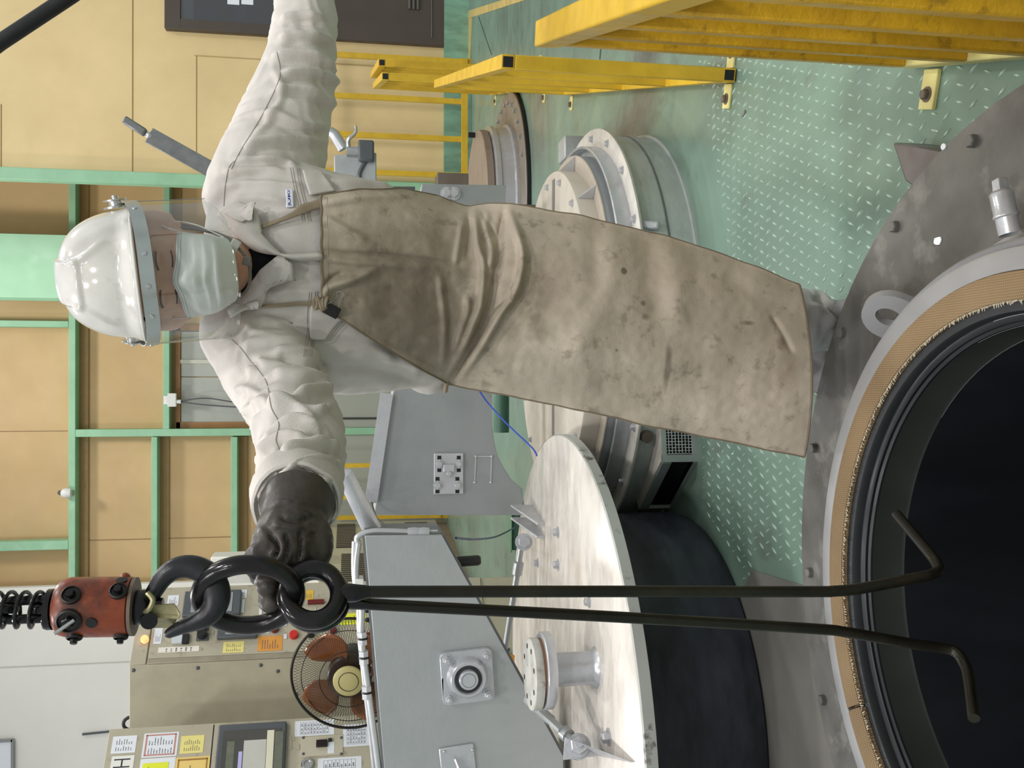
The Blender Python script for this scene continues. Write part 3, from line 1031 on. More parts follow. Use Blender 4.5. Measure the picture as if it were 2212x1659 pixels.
# square flange bearing
bc = px(1008, 1458, YA - .001)
R4 = Matrix.Rotation(math.radians(-4), 3, 'Y')
Rf = Matrix(((1, 0, 0), (0, 0, 1), (0, -1, 0))).transposed()      # local z to -y
Rf = frame_to(Vector((0, -1, 0))).to_3x3()
pts = []
hw, cr_ = .083, .018
for (cx_, cy_, a0) in ((hw - cr_, hw - cr_, 0), (-hw + cr_, hw - cr_, 90), (-hw + cr_, -hw + cr_, 180), (hw - cr_, -hw + cr_, 270)):
    for k in range(5):
        a = math.radians(a0 + 90 * k / 4)
        pts.append(Vector((cx_ + cr_ * math.cos(a), 0, cy_ + cr_ * math.sin(a))))
pts = [bc + R4 @ p for p in pts]
bear = MB().prism(pts, (0, -.02, 0)).build('bearing_housing', m_silver_b, g1, bevel=.003)
mb = MB().lathe([(.066, .02), (.062, .03), (.058, .048), (.054, .052), (.046, .052), (.044, .046), (.030, .046)], bc, 40, Rf)
mb.build('bearing_cap', m_silver_b, bear)
MB().lathe([(.0445, .042), (.043, .0465), (.032, .047), (.03, .045), (0, .045)], bc, 40, Rf).build('bearing_seal', mat('greasy_seal', (60, 60, 62), .35, metal=.4, var=.2, vscale=40), bear)
MB().lathe([(.03, .04), (.03, .058), (.028, .06), (.0225, .06), (.0222, .056), (0.021, .056), (.0205, .0605), (0, .0605)], bc, 32, Rf).build('shaft', m_silver_b, bear)
for sx, sy in ((1, 1), (1, -1), (-1, 1), (-1, -1)):
    p = bc + R4 @ Vector((sx * .062, -.02, sy * .062))
    mb = MB().hexbolt(p, (0, -1, 0), .0135, .013)
    mb.lathe([(0, .01), (.008, .01), (.008, .024), (.006, .026), (0, .026)], p, 12, Rf)
    mb.build('bearing_bolt', m_silver_b, bear, angle=25)
# hatch with handle
hc = px(990, 1640, YA - .001)
MB().box(hc + Vector((-.03, -.004, 0)), (.15, .008, .11), Matrix.Rotation(math.radians(-6), 3, 'Y')).build('hatch', m_silver_b, g1, bevel=.003)
hh = bpy.data.objects['hatch']
MB().tube(smooth_path([hc + Vector((-.03, -.006, -.01)), hc + Vector((-.032, -.03, -.008)), hc + Vector((-.02, -.034, .0)), hc + Vector((.01, -.022, .012))], 5), .006, 8).build('handle', m_silver_b, hh)
for dx, dz in ((-.09, .045), (.03, .045), (-.09, -.045), (.03, -.045)):
    MB().sphere(hc + Vector((dx, -.008, dz)), .005, 8, 5).build('screw', m_steel, hh)
# pipework along the top edge
m_pipe = mat('pipe_silver', (196, 198, 200), .35, metal=.5, var=.05)
mb = MB()


def along(x, Y=YA):
    return rt.z + s_t * (x - rt.x)


for k, (dz, dy, r) in enumerate(((.022, .02, .010), (.034, .055, .008))):
    P = [px(905, 1150, YA + .02)] if False else []
    xs = [-.50, -.56, -.62, -.70, -.80, -.95, -1.2, -1.5]
    wob = [0.0, .012, .016, .006, .014, .008, -.004, -.01]
    pts = [Vector((x, YA + dy, along(x) + dz + w * (1 if k == 0 else .6))) for x, w in zip(xs, wob)]
    o = MB().tube(smooth_path(pts, 5), r, 10).build('air_pipe', m_pipe, g1)
a = Vector((-.50, YA + .02, along(-.5) + .022))
MB().tube(smooth_path([a, px(772, 1160, YA + .02), px(800, 1148, YA + .02), px(840, 1147, YA + .02), px(890, 1149, YA + .02)], 6), .009, 10).build('air_pipe', m_pipe, g1)
for xx, yy in ((893, 1149), (915, 1149)):
    p = px(xx, yy, YA + .02)
    MB().lathe([(0, -.02), (.013, -.018), (.015, 0), (.013, .018), (0, .02)], p, 6, None).build('pipe_union', m_silver_b, g1, angle=25)
MB().cyl(px(898, 1149, YA + .02), px(945, 1149, YA + .02), .0075, 10).build('air_pipe', m_pipe, g1)
for x in (-.80, -.86, -.97):
    p = Vector((x, YA + .02, along(x) + .034))
    MB().cyl(p + Vector((-.02, 0, 0)), p + Vector((.02, 0, .002)), .0165, 6).build('pipe_union', m_silver_b, g1, angle=25)
    MB().cyl(p + Vector((-.003, 0, 0)), p + Vector((.003, 0, 0)), .0172, 12).build('union_ring', m_black, g1)
p = Vector((-.62, YA + .03, along(-.62) + .03))
MB().box(p, (.02, .06, .03)).build('pipe_clip', mat('white_plastic', (224, 224, 220)), g1, bevel=.003)
for x in (-.735, -.765):
    MB().sphere((x, YA + .11, along(x) + .012), .008, 8, 5, (1, 1, 1.4)).build('screw', m_black, g1)
# slanted silver tube and black handle grip behind the arm
v0, v1 = px(743, 1020, 3.05), px(815, 1166, 3.15)
vl = (v1 - v0).length
MB().lathe([(0, -.002), (.022, 0), (.027, .004), (.028, .012), (.032, vl), (0, vl)], v0, 28, frame_to(v1 - v0).to_3x3()).build('vent_tube', m_silver_b, g1)
p0, p1 = px(985, 1214, 3.2), px(1038, 1210, 3.2)
MB().tube([px(950, 1216, 3.2), p0, p0 + (p1 - p0) * .05, p1 - (p1 - p0) * .1, p1], (.012, .012, .018, .018, .013), 16).build('handle_grip', m_black, g1)

# ================================================================= VESSEL BEHIND THE WORKER
u2 = empty('closed_vessel', (U2C.x, U2C.y, 0), 'silver painted closed vessel with stepped round cover behind the apron', 'vessel')
c2 = (U2C.x, U2C.y, 0)
m_drum2 = mat('drum_grey_green', (182, 190, 186), .4, metal=.25, var=.07, vscale=4, dirt=(112, 122, 116), damt=.4, dscale=5, stretch=(1, 1, 3), dirt2=(190, 198, 196), d2amt=.4, d2scale=16)
MB().lathe([(0, 0), (.812, 0), (.812, .01), (.802, .012), (.802, .196)], c2, 128).build('shell', m_drum2, u2)
MB().lathe([(.803, .094), (.805, .096), (.805, .1), (.803, .102)], c2, 128).build('weld_seam', mat('seam_dark', (96, 104, 100), .5), u2)
MB().lathe([(.802, .196), (.826, .197), (.828, .2), (.828, .206), (.825, .208), (.75, .208), (.74, .206)], c2, 128).build('rim', mat('rim_pale', (206, 202, 194), .4, var=.08, vscale=9, dirt=(168, 160, 150), damt=.4, dscale=10), u2)
MB().lathe([(.757, .206), (.757, .262), (.752, .266), (.747, .262), (.747, .22)], c2, 128).build('collar', m_silver_b, u2)
MB().lathe([(.748, .225), (.718, .225), (.718, .285)], c2, 128).build('cover_side', m_silver, u2)
MB().lathe([(.718, .285), (.721, .287), (.719, .291), (.58, .291)], c2, 128).build('cover_plate', mat('cover_tan', (176, 166, 152), .5, var=.08, vscale=6, dirt=(150, 138, 124), damt=.4), u2)
MB().lathe([(.658, .29), (.658, .352), (.656, .356), (.0, .358)], c2, 128).build('lid', mat('lid_cream', (204, 196, 184), .38, var=.06, vscale=5, dirt=(170, 160, 146), damt=.45, dscale=5), u2)
for k in range(20):
    a = math.radians(9 + 18 * k)
    MB().hexbolt((U2C.x + .79 * math.cos(a), U2C.y + .79 * math.sin(a), .208), (0, 0, 1), .011, .014).build('rim_bolt', m_silver_b, u2, angle=25)
for k in range(16):
    a = math.radians(4 + 22.5 * k)
    MB().hexbolt((U2C.x + .615 * math.cos(a), U2C.y + .615 * math.sin(a), .357), (0, 0, 1), .010, .012).build('lid_bolt', m_silver_b, u2, angle=25)
for k in range(12):
    a = math.radians(16 + 30 * k)
    d = Vector((math.cos(a), math.sin(a), 0))
    t = Vector((-d.y, d.x, 0)) * .004
    q = [Vector(c2) + d * .659 + Vector((0, 0, .292)), Vector(c2) + d * .716 + Vector((0, 0, .292)), Vector(c2) + d * .659 + Vector((0, 0, .35))]
    MB().prism([v - t for v in q], t * 2).build('rib', m_silver_b, u2)
for y0 in (-.18,):
    MB().box((U2C.x + .02, U2C.y + y0 + .1, .3585), (1.2, .035, .003)).build('lid_band', mat('band_grey', (128, 124, 120), .5, var=.05), u2)
# step plate by the rim, small block on the rim and spout in front
MB().box((1.03, 4.08, .19), (.10, .13, .13)).build('side_block', m_silver, u2, bevel=.006)
p = pz(1405, 488, .1)
MB().bar(px(1385, 487, 3.13), px(1425, 487, 3.1), .03, .03).build('spout', m_silver_b, u2, bevel=.008)
MB().cyl(px(1386, 936, 3.17), px(1400, 945, 3.13), .022, 16).build('drain_plug', m_rust, u2)
# chute box at the lower left of that vessel
zt = .125
C0, C1, C2, C3 = Vector((-.265, 3.096, 0)), Vector((-.06, 3.125, 0)), Vector((-.2, 3.5, 0)), Vector((-.456, 3.35, 0))
Z = Vector((0, 0, zt))
mb = MB()
mb.prism([C0 + Z, C1 + Z, C2 + Z, C3 + Z], (0, 0, .006))
mb.build('chute_top', mat('chute_white', (206, 200, 190), .45, var=.09, vscale=9, dirt=(170, 162, 150), damt=.4, dscale=9), u2)
m_ch = mat('chute_frame', (160, 170, 166), .4, metal=.25, var=.07)
mb = MB()
for a, b in ((C0, C1),):                                     # front frame
    mb.bar(a + Vector((0, 0, .008)), b + Vector((0, 0, .008)), .01, .016)
    mb.bar(a + Z - Vector((0, 0, .008)), b + Z - Vector((0, 0, .008)), .01, .016)
    mb.box(a + Vector((.012, 0, zt / 2)), (.024, .012, zt))
    mb.box(b + Vector((-.012, 0, zt / 2)), (.024, .012, zt))
d = (C3 - C0)
for z_, h_ in ((.006, .012), (zt - .016, .032)):
    mb.bar(C0 + Vector((0, 0, z_)), C3 + Vector((0, 0, z_)), .01, h_)
mb.box(C3 + Vector((.006, 0, zt / 2)), (.012, .012, zt))
mb.build('chute_frame', m_ch, u2)
inn = Vector((.012, .006, 0))
MB().prism([C0 + inn, C3 + inn, C3 + inn + Z, C0 + inn + Z], (.002, 0, 0)).build('chute_opening', m_black, u2)
# perforated sheet in the front of the chute
mb = MB()
nx_, nz_ = 15, 8
o0, ux, uz = C0 + Vector((.026, .004, .014)), (C1 - C0).normalized() * (.155 / nx_), Vector((0, 0, (zt - .03) / nz_))
for i in range(nx_):
    for j in range(nz_):
        b = o0 + ux * i + uz * j
        w = .28
        sh = .5 * (j % 2)
        mb.add([b, b + ux * 1, b + ux * 1 + uz * w, b + uz * w], [(0, 1, 2, 3)])
        mb.add([b + uz * w, b + ux * w + uz * w, b + ux * w + uz, b + uz], [(0, 1, 2, 3)])
o = mb.build('perforated_sheet', mat('perforated_metal', (196, 198, 198), .4, metal=.4, var=.05), u2)
o['kind'] = 'stuff'
MB().prism([C0 + Vector((.024, .03, 0)), C1 + Vector((0, .03, 0)), C1 + Vector((0, .03, zt)), C0 + Vector((.024, .03, zt))], (0, .002, 0)).build('sheet_backing', m_black, u2)

# gantry arm over that vessel
YB = 3.87
g2 = empty('lid_arm', (.15, YB, .45), 'silver painted lid lifting arm with slotted bracket plate behind the worker', 'machine arm')
a0, a1 = px(808, 1113, YB), px(1130, 1113, YB)
b0, b1 = px(912, 397, YB), px(1093, 400, YB)
m0 = px(850, 845, YB)
pts = [a0, a1] + [px(x, y, YB) for x, y in ((1128, 1056), (1105, 1036), (1088, 1010), (1075, 985), (1067, 950), (1063, 915), (1063, 844))] + [px(1075, 700, YB), b1, b0, m0]
pts = [Vector((p.x, YB, p.z)) for p in pts]
MB().prism(pts, (0, .012, 0)).build('face_plate', mat('silver_grey_arm', (150, 155, 156), .42, metal=.35, var=.05, vscale=4, dirt=(132, 137, 138), damt=.3, bump=.0006, bscale=40), g2, bevel=.002)
mb = MB()
n_ = len(pts)
for i in range(n_):
    a, b = pts[i], pts[(i + 1) % n_]
    dd = (b - a).normalized()
    nn = Vector((dd.z, 0, -dd.x)) * -.008
    mb.box8([a + Vector((0, .0121, 0)), b + Vector((0, .0121, 0)), b + Vector((0, .2, 0)), a + Vector((0, .2, 0)), a + nn + Vector((0, .0121, 0)), b + nn + Vector((0, .0121, 0)), b + nn + Vector((0, .2, 0)), a + nn + Vector((0, .2, 0))])
mb.build('box_sides', mat('arm_side_pale', (186, 190, 190), .4, metal=.35, var=.06), g2)
# stiffener edges
q0, q1 = px(846, 850, YB - .01), px(812, 1085, YB - .01)
MB().bar(q0 + Vector((0, -.004, .02)), q1 + Vector((0, -.004, .02)), .01, .05).build('edge_flange', m_silver_b, g2)
# slotted plate with four bolts
pa, pb = px(937, 979, YB), px(1000, 1066, YB)
c = (pa + pb) / 2
sz = Vector((abs(pb.x - pa.x), .012, abs(pa.z - pb.z)))
pl = MB().box((c.x, YB - .006, c.z), sz).build('slotted_plate', m_silver_b, g2, bevel=.002)
for xx, yy in ((949, 1002), (991, 1002), (945, 1048), (988, 1048)):
    p = px(xx, yy, YB - .012)
    MB().box(p + Vector((0, -.0006, 0)), (.066, .001, .016)).build('slot', m_black, pl, bevel=.0)
    MB().hexbolt(p + Vector((0, -.001, 0)), (0, -1, 0), .013, .016).build('plate_bolt', m_silver_b, pl, angle=25)
p = px(969, 1016, YB - .012)
MB().box(p + Vector((.01, -.008, 0)), (.03, .016, .045)).build('stop_block', m_silver_b, pl, bevel=.002)
MB().hexbolt(p + Vector((-.012, -.002, 0)), (0, -1, 0), .011, .02).build('plate_bolt', m_silver_b, pl, angle=25)
mb = MB()
r0 = [px(1028, 986, YB - .002), px(1062, 986, YB - .002), px(1060, 1042, YB - .002), px(1025, 1042, YB - .002)]
for a, b in ((0, 1), (1, 2), (0, 3)):
    mb.bar(r0[a], r0[b], .004, .004)
for p in r0:
    mb.sphere(p, .006, 8, 5)
mb.build('label_rails', m_silver_b, g2)
# right end: two bolts, top flange
for xx, yy in ((965, 418), (981, 418)):
    MB().hexbolt(px(xx, yy, YB - .001), (0, -1, 0), .019, .022).build('end_bolt', m_silver_b, g2, angle=25)
# lever bar reaching up past the shoulder
l0, l1, l2 = px(268, 258, YB - .05), px(322, 292, YB - .05), px(475, 377, YB - .05)
mb = MB().bar(l2, l1, .062, .012, up=Vector((0, 1, 0)))
mb.build('lever_bar', mat('galvanised_bar', (122, 124, 124), .4, metal=.5, var=.1, vscale=20), g2, bevel=.002)
MB().bar(l1 - (l2 - l1) * .05, l0, .03, .03).build('lever_handle', mat('galvanised_bar', (122, 124, 124)), g2, bevel=.006)
MB().sphere(l1, .014, 12, 8).build('lever_joint', m_silver_b, g2)
MB().bar(l2, Vector((l2.x - .12, l2.y + .1, .9)), .03, .05).build('lever_post', mat('galvanised_bar', (122, 124, 124)), g2)

# dark green pipe and small boxes between the two vessels
p0, p1 = px(1083, 850, 5.0), px(1083, 934, 5.0)
gp = tag(MB().cyl((p0.x + .3, p0.y, p0.z), (p1.x, p1.y, p1.z), .042, 20).cyl((p1.x + .3, p1.y, 0), (p1.x + .3, p1.y, p1.z), .03, 14).build('pipe', m_dkgreen), 'thick dark green pipe lying behind the silver vessels', 'pipe')
p = px(1100, 1144, 6.6)
bx = empty('floor_box', (p.x, p.y, 0), 'small dark green box on the floor behind the white lid', 'box')
MB().box((p.x, p.y, p.z / 2), (.26, .2, p.z)).build('body', m_dkgreen, bx, bevel=.01)
MB().box((p.x, p.y - .01, p.z + .006), (.28, .23, .012)).build('lid', mat('box_green', (106, 138, 112), .4), bx, bevel=.003)

# ================================================================= FAR VESSEL
U3 = (1.25, 6.98, 0)
u3 = empty('far_vessel', U3, 'far brown grey round vessel with a small drum on top', 'vessel')
MB().lathe([(0, 0), (.89, 0), (.89, .03), (.885, .034), (0, .034)], U3, 96).build('base_plate', m_brown_disc, u3)
MB().lathe([(.893, .0), (.9, .004), (.9, .026), (.893, .03)], U3, 96).build('base_rim', m_black, u3)
MB().lathe([(.66, .034), (.66, .05), (.64, .06), (.63, .14), (.645, .15), (.645, .18), (.60, .19)], U3, 80).build('drum', m_silver_b, u3)
MB().lathe([(.60, .19), (.615, .2), (.615, .245), (.61, .25), (0, .252)], U3, 80).build('lid', mat('brown_lid', (146, 130, 116), .5, var=.08, vscale=5, dirt=(104, 90, 80), damt=.5, dscale=5, stretch=(1, 3, 1)), u3)
for k in range(14):
    a = math.radians(-70 + 11 * k)
    MB().hexbolt((U3[0] + .81 * math.cos(a), U3[1] + .81 * math.sin(a), .034), (0, 0, 1), .014, .02).build('base_bolt', m_steel, u3, angle=25)
p = Vector((U3[0] + .60, U3[1] + .02, .25))
MB().cyl(p, p + Vector((0, 0, .05)), .02, 10).build('lid_pin', m_black, u3)
# grey valve block with lever (drive of the far vessel)
p = px(805, 362, 5.6)
vb = empty('valve_block', (p.x, p.y, 0), 'grey valve block with steel lever beside the worker under the arm', 'valve')
w_ = .24
mb = MB()
tz = px(722, 362, 5.6).z
bz = px(812, 362, 5.6).z
mb.box8([(p.x - .12, p.y - .1, bz), (p.x + .065, p.y - .1, bz), (p.x + .065, p.y + .1, bz), (p.x - .12, p.y + .1, bz), (p.x - .10, p.y - .08, tz), (p.x + .045, p.y - .08, tz), (p.x + .045, p.y + .08, tz), (p.x - .10, p.y + .08, tz)])
mb.box((p.x - .45, p.y, bz + .09), (.7, .14, .16)).box((p.x - .7, p.y, bz / 2 + .05), (.14, .14, bz + .1))
mb.build('block', m_silver, vb, bevel=.006)
v0 = px(783, 328, 5.5)
MB().box(v0 + Vector((0, 0, -.02)), (.12, .09, .09)).build('valve_body', m_grey_plastic, vb, bevel=.012)
MB().cyl(v0 + Vector((-.0, 0, .02)), v0 + Vector((0, 0, .09)), .03, 12).build('valve_stem', m_steel, vb)
MB().tube(smooth_path([v0 + Vector((0, 0, .075)), v0 + Vector((.06, -.02, .08)), v0 + Vector((.1, -.03, .04)), v0 + Vector((.14, -.03, .04))], 4), (.016, .016, .014, .013, .012, .012, .011, .011, .01, .01, .009, .009, .008), 8).build('valve_lever', m_steel, vb)
MB().tube([px(712, 284, 5.6), px(722, 290, 5.6), px(742, 322, 5.6)], (.03, .032, .032), 12).build('pipe_elbow', m_silver_b, vb)
MB().tube(smooth_path([v0 + Vector((-.03, 0, -.03)), v0 + Vector((-.14, 0, .02)), v0 + Vector((-.2, 0, -.05)), v0 + Vector((-.2, 0, -.3))], 6), .012, 8).build('hose', m_grey_plastic, vb)
q0, q1 = px(945, 372, 5.4), px(1012, 402, 5.4)
MB().box((q0.x - .13, 5.48, (q0.z + q1.z) / 2), (.26, .16, q0.z - q1.z)).box((q0.x - .2, 5.48, q1.z / 2), (.08, .1, q1.z)).build('foot_block', m_rust, vb, bevel=.004)

# loose wires
tag(MB().tube(smooth_path([px(1036, 845, 3.83), px(1052, 868, 3.75), px(1085, 905, 3.6), px(1115, 935, 3.5), px(1150, 968, 3.42), px(1160, 985, 3.40)], 6), .0035, 6).build('wire', m_blue), 'bright blue wire running down beside the apron to the white lid', 'wire')
tag(MB().tube(smooth_path([px(985, 1162, 3.1), px(1030, 1165, 3.5), px(1075, 1158, 4.2), px(1118, 1136, 4.8)], 6), .004, 6).build('wire', mat('navy_wire', (38, 60, 96), .5, var=.03)), 'thin navy wire sagging from the black end of the lid arm', 'wire')
tag(MB().tube(smooth_path([px(803, 1085, 3.84), px(815, 1120, 3.6), px(845, 1140, 3.3), px(875, 1148, 3.05)], 6), .003, 6).build('wire', m_wire_dk), 'thin dark wire drooping between the two lid arms', 'wire')

# ================================================================= YELLOW FENCES
DIRF = Vector((.2815, 1, 0)).normalized()


def fence(a, npost, space, h, tubew, label, m, feet=True, top_ext=0.0, lean=0.0, pw=None, open_ends=True):
    a = Vector((a[0], a[1], 0))
    pw = pw or tubew
    L = space * (npost - 1)
    r = empty('yellow_fence', a + DIRF * L / 2, label, 'fence', None)
    zb = tubew / 2 + .004
    b = a + DIRF * L
    up = Vector((lean, 0, h))
    MB().bar(a + Vector((0, 0, zb)), b + Vector((0, 0, zb)), tubew).build('bottom_rail', m, r, bevel=.003)
    MB().bar(a - DIRF * top_ext + up, b + up, tubew).build('top_rail', m, r, bevel=.003)
    for k in range(npost):
        p = a + DIRF * (space * k + (tubew / 2 if k == 0 else 0) - (tubew / 2 if k == npost - 1 else 0))
        MB().bar(p + Vector((0, 0, tubew)), p + up - Vector((0, 0, tubew / 2)), pw, pw, up=DIRF).build('post', m, r, bevel=.003)
    if open_ends:
        for P in (a - DIRF * top_ext + up, a + Vector((0, 0, zb))):
            MB().bar(P - DIRF * .001, P + DIRF * .0005, tubew * .72).build('open_end', m_black, r)
    if feet:
        sx = Vector((DIRF.y, -DIRF.x, 0))
        for P in (a + DIRF * .05, b - DIRF * .05):
            for sd in (-1, 1):
                c_ = P + sx * sd * (tubew / 2 + .04)
                f = MB().box(c_ + Vector((0, 0, .004)), (.075, .055, .008), frame_to(Vector((0, 0, 1)), DIRF).to_3x3()).build('foot_plate', m_yellow_pale, r, bevel=.002)
                MB().hexbolt(c_ + Vector((0, 0, .008)) + sx * sd * .008, (0, 0, 1), .012, .014).build('foot_bolt', m_rust, f, angle=25)
    return r


fence((.951, 2.762), 5, .575, .715, .042, 'middle yellow tube fence with open black end on the green floor', m_yellow)
fence((1.80, 5.60), 6, .42, .965, .045, 'far yellow tube fence nearest the small brown vessel', m_yellow)
fence((1.93, 5.75), 6, .42, .98, .045, 'far yellow tube fence standing close behind its twin on the right', m_yellow)
# the near fence runs toward the camera out of the frame
A_ = Vector((.690, 1.83, 0))
r = empty('yellow_fence', A_ - DIRF * .4, 'nearest yellow fence of thick lumpy painted tubes at the right', 'fence')
hN = .79
tw = .05
sp_ = .205
MB().bar(A_ + Vector((0, 0, .029)), A_ - DIRF * 1.3 + Vector((0, 0, .029)), tw * .9).build('bottom_rail', m_yellow_pale, r, bevel=.004)
MB().bar(A_ + DIRF * .02 + Vector((0, 0, hN)), A_ - DIRF * 1.3 + Vector((0, 0, hN)), tw).build('top_rail', m_yellow, r, bevel=.004)
for k in range(7):
    p = A_ - DIRF * (sp_ * k + .03)
    MB().bar(p + Vector((0, 0, .05)), p + Vector((0, 0, hN - tw / 2)), tw * .92, tw * .92, up=DIRF).build('post', m_yellow_old, r, bevel=.004)
sx = Vector((DIRF.y, -DIRF.x, 0))
for kk in (0.08,):
    c_ = A_ - DIRF * kk - sx * .066
    f = MB().box(c_ + Vector((0, 0, .005)), (.08, .05, .01), frame_to(Vector((0, 0, 1)), DIRF).to_3x3()).build('foot_plate', m_yellow_pale, r, bevel=.002)
    MB().hexbolt(c_ + Vector((0, 0, .01)) - sx * .01, (0, 0, 1), .011, .012).build('foot_bolt', m_rust, f, angle=25)
# its neighbour whose top rail just shows beyond
A2 = A_ + sx * .17 + DIRF * .02
r = empty('yellow_fence', A2 - DIRF * .4, 'second near yellow fence whose rail end shows behind the nearest one', 'fence')
MB().bar(A2 + Vector((0, 0, .029)), A2 - DIRF * 1.3 + Vector((0, 0, .029)), tw * .9).build('bottom_rail', m_yellow_pale, r, bevel=.004)
MB().bar(A2 + DIRF * .02 + Vector((0, 0, hN + .01)), A2 - DIRF * 1.3 + Vector((0, 0, hN + .01)), tw).build('top_rail', m_yellow, r, bevel=.004)
for k in range(7):
    p = A2 - DIRF * (sp_ * k + .03)
    MB().bar(p + Vector((0, 0, .05)), p + Vector((0, 0, hN - tw / 2)), tw * .92, tw * .92, up=DIRF).build('post', m_yellow_old, r, bevel=.004)

# ================================================================= black pendant cable in the upper right of the hall
ca0, ca1 = px(0, 92, 1.5), px(150, -7, 1.5)
cd_ = (ca1 - ca0).normalized()
tag(MB().tube(smooth_path([tuple(ca0 - cd_ * 3.2 + Vector((.9, 0, 1.2))), tuple(ca0 - cd_ * 1.4 + Vector((.14, 0, .16))), tuple(ca0 - cd_ * .3), tuple(ca0), tuple(ca1), tuple(ca1 + cd_ * .3), tuple(ca1 + cd_ * .8 + Vector((-.03, 0, -.06))), tuple(ca1 + cd_ * 1.1 + Vector((-.14, 0, -.25)))], 8), .0115, 14).build('pendant_cable', m_black), 'thick black cable slanting across the upper right corner', 'cable')
# ================================================================= CONTROL CONSOLES
DF = Vector((math.cos(math.radians(42)), math.sin(math.radians(42)), 0))     # along the instrument faces
NF = Vector((DF.y, -DF.x, 0))                                               # out of the faces
UPZ = Vector((0, 0, 1))


class Face:
    def __init__(s, origin):
        s.o = Vector(origin)

    def hit(s, x, y):
        d = ray(x, y)
        t = (s.o - CAMP).dot(NF) / d.dot(NF)
        q = CAMP + d * t - s.o
        return q.dot(DF), q.z + s.o.z

    def rect(s, x0, x1, y0, y1):     # photograph box -> (u0,u1,z0,z1) on the face
        ym, xm = (y0 + y1) / 2, (x0 + x1) / 2
        u1, _ = s.hit(xm, y0)
        u0, _ = s.hit(xm, y1)
        _, z1 = s.hit(x0, ym)
        _, z0 = s.hit(x1, ym)
        return u0, u1, z0, z1

    def P(s, u, z, n=0):
        p = s.o + DF * u + NF * n
        return Vector((p.x, p.y, z))

    def slab(s, mb, u0, u1, z0, z1, n0, n1):
        mb.box8([s.P(u0, z0, n1), s.P(u1, z0, n1), s.P(u1, z0, n0), s.P(u0, z0, n0), s.P(u0, z1, n1), s.P(u1, z1, n1), s.P(u1, z1, n0), s.P(u0, z1, n0)])
        return mb


def panel(face, name, rect, th, m, parent, bevel=0, n0=0.0):
    u0, u1, z0, z1 = face.rect(*rect)
    return face.slab(MB(), u0, u1, z0, z1, n0, n0 + th).build(name, m, parent, bevel=bevel)


def print_lines(face, u0, u1, z0, z1, n, parent, seed=1, m=None, rows=8, cols=2, margin=.1, table=False):
    r_ = random.Random(seed)
    mb = MB()
    W, H = u1 - u0, z1 - z0
    for k in range(rows):
        zc = z1 - H * (margin + (1 - 2 * margin) * (k + .5) / rows)
        h = H * (1 - 2 * margin) / rows * .32
        c0 = u0 + W * margin
        for c in range(cols):
            w0 = c0 + W * (1 - 2 * margin) * c / cols
            wl = W * (1 - 2 * margin) / cols * r_.uniform(.35, .92)
            x = w0
            while x < w0 + wl:
                ww = W * r_.uniform(.02, .07)
                face.slab(mb, x, min(x + ww, w0 + wl), zc - h / 2, zc + h / 2, n, n + .0004)
                x += ww + W * .015
    if table:
        for k in range(rows + 1):
            zc = z1 - H * (margin + (1 - 2 * margin) * k / rows)
            face.slab(mb, u0 + W * margin * .7, u1 - W * margin * .7, zc - H * .004, zc + H * .004, n, n + .0003)
        for c in range(cols + 1):
            xx = u0 + W * (margin * .7 + (1 - 1.4 * margin) * c / cols)
            face.slab(mb, xx - W * .004, xx + W * .004, z0 + H * margin, z1 - H * margin, n, n + .0003)
    return mb.build('print', m or m_print, parent, angle=10)


def note(face, rect, m, label, rows=7, cols=2, seed=1, table=False, border=None, extra=None, name='paper_note'):
    u0, u1, z0, z1 = face.rect(*rect)
    o = face.slab(MB(), u0, u1, z0, z1, .0003, .0015).build(name, m)
    tag(o, label, 'paper')
    if border:
        mb = MB()
        W, H = u1 - u0, z1 - z0
        for a, b, c, d in ((.06, .12, .06, .94), (.88, .94, .06, .94), (.06, .94, .06, .11), (.06, .94, .89, .94)):
            face.slab(mb, u0 + W * a, u0 + W * b, z0 + H * c, z0 + H * d, .0015, .0018)
        mb.build('border', border, o)
    if rows:
        print_lines(face, u0, u1, z0, z1, .0015, o, seed, None, rows, cols, .14, table)
    return o


# ---- console A : desk console with lamps, knobs and recorders
FA = Face((-1.695, 6.0, 0))
HA = px(279.5, 1439, 6.0).z
ca = empty('control_console', (-1.75, 6.35, 0), 'beige control console with lamps, knobs and recorders beside the electric fan', 'console')
uE = FA.hit(560, 1264)[0]
pts = [FA.P(0, 0), FA.P(uE, 0), FA.P(uE, 0, -.55), Vector((-2.35, 6.75, 0)), Vector((-2.35, 6.0, 0))]
MB().prism(pts, (0, 0, HA)).build('body', m_beige_side, ca, bevel=.004)
gu = FA.hit(600, 1412)[0]
z322 = FA.hit(322, 1400)[1]
FA.slab(MB(), .002, uE - .002, z322 + .004, HA - .002, 0, .012).build('top_panel', m_beige, ca, bevel=.003)
FA.slab(MB(), gu, uE - .002, .3, z322 - .004, 0, .012).build('instrument_panel', m_beige, ca, bevel=.003)
FA.slab(MB(), .002, gu - .002, .3, z322 - .004, 0, .016).build('lower_strip', mat('beige_strip', (160, 150, 130), .5, var=.06, vscale=5, dirt=(110, 98, 78), damt=.3, dscale=8), ca, bevel=.004)
for xx, yy in ((288, 1448), (427, 1443), (563, 1437), (600, 1450), (640, 1500)):
    p = px(xx, yy, 5.998)
    MB().sphere(p, .012, 10, 6, (1, .5, 1)).build('screw', m_grey_plastic, ca)
NFA = .0125


def knob(face, x, y, r, m, name, label=None, n=NFA, h=.03, parent=ca):
    u, z = face.hit(x, y)
    o = MB().lathe([(0, 0), (r, 0), (r, h * .6), (r * .85, h), (0, h)], face.P(u, z, n), 18, frame_to(NF).to_3x3()).build(name, m, parent)
    if label:
        part(o, label)
    return o


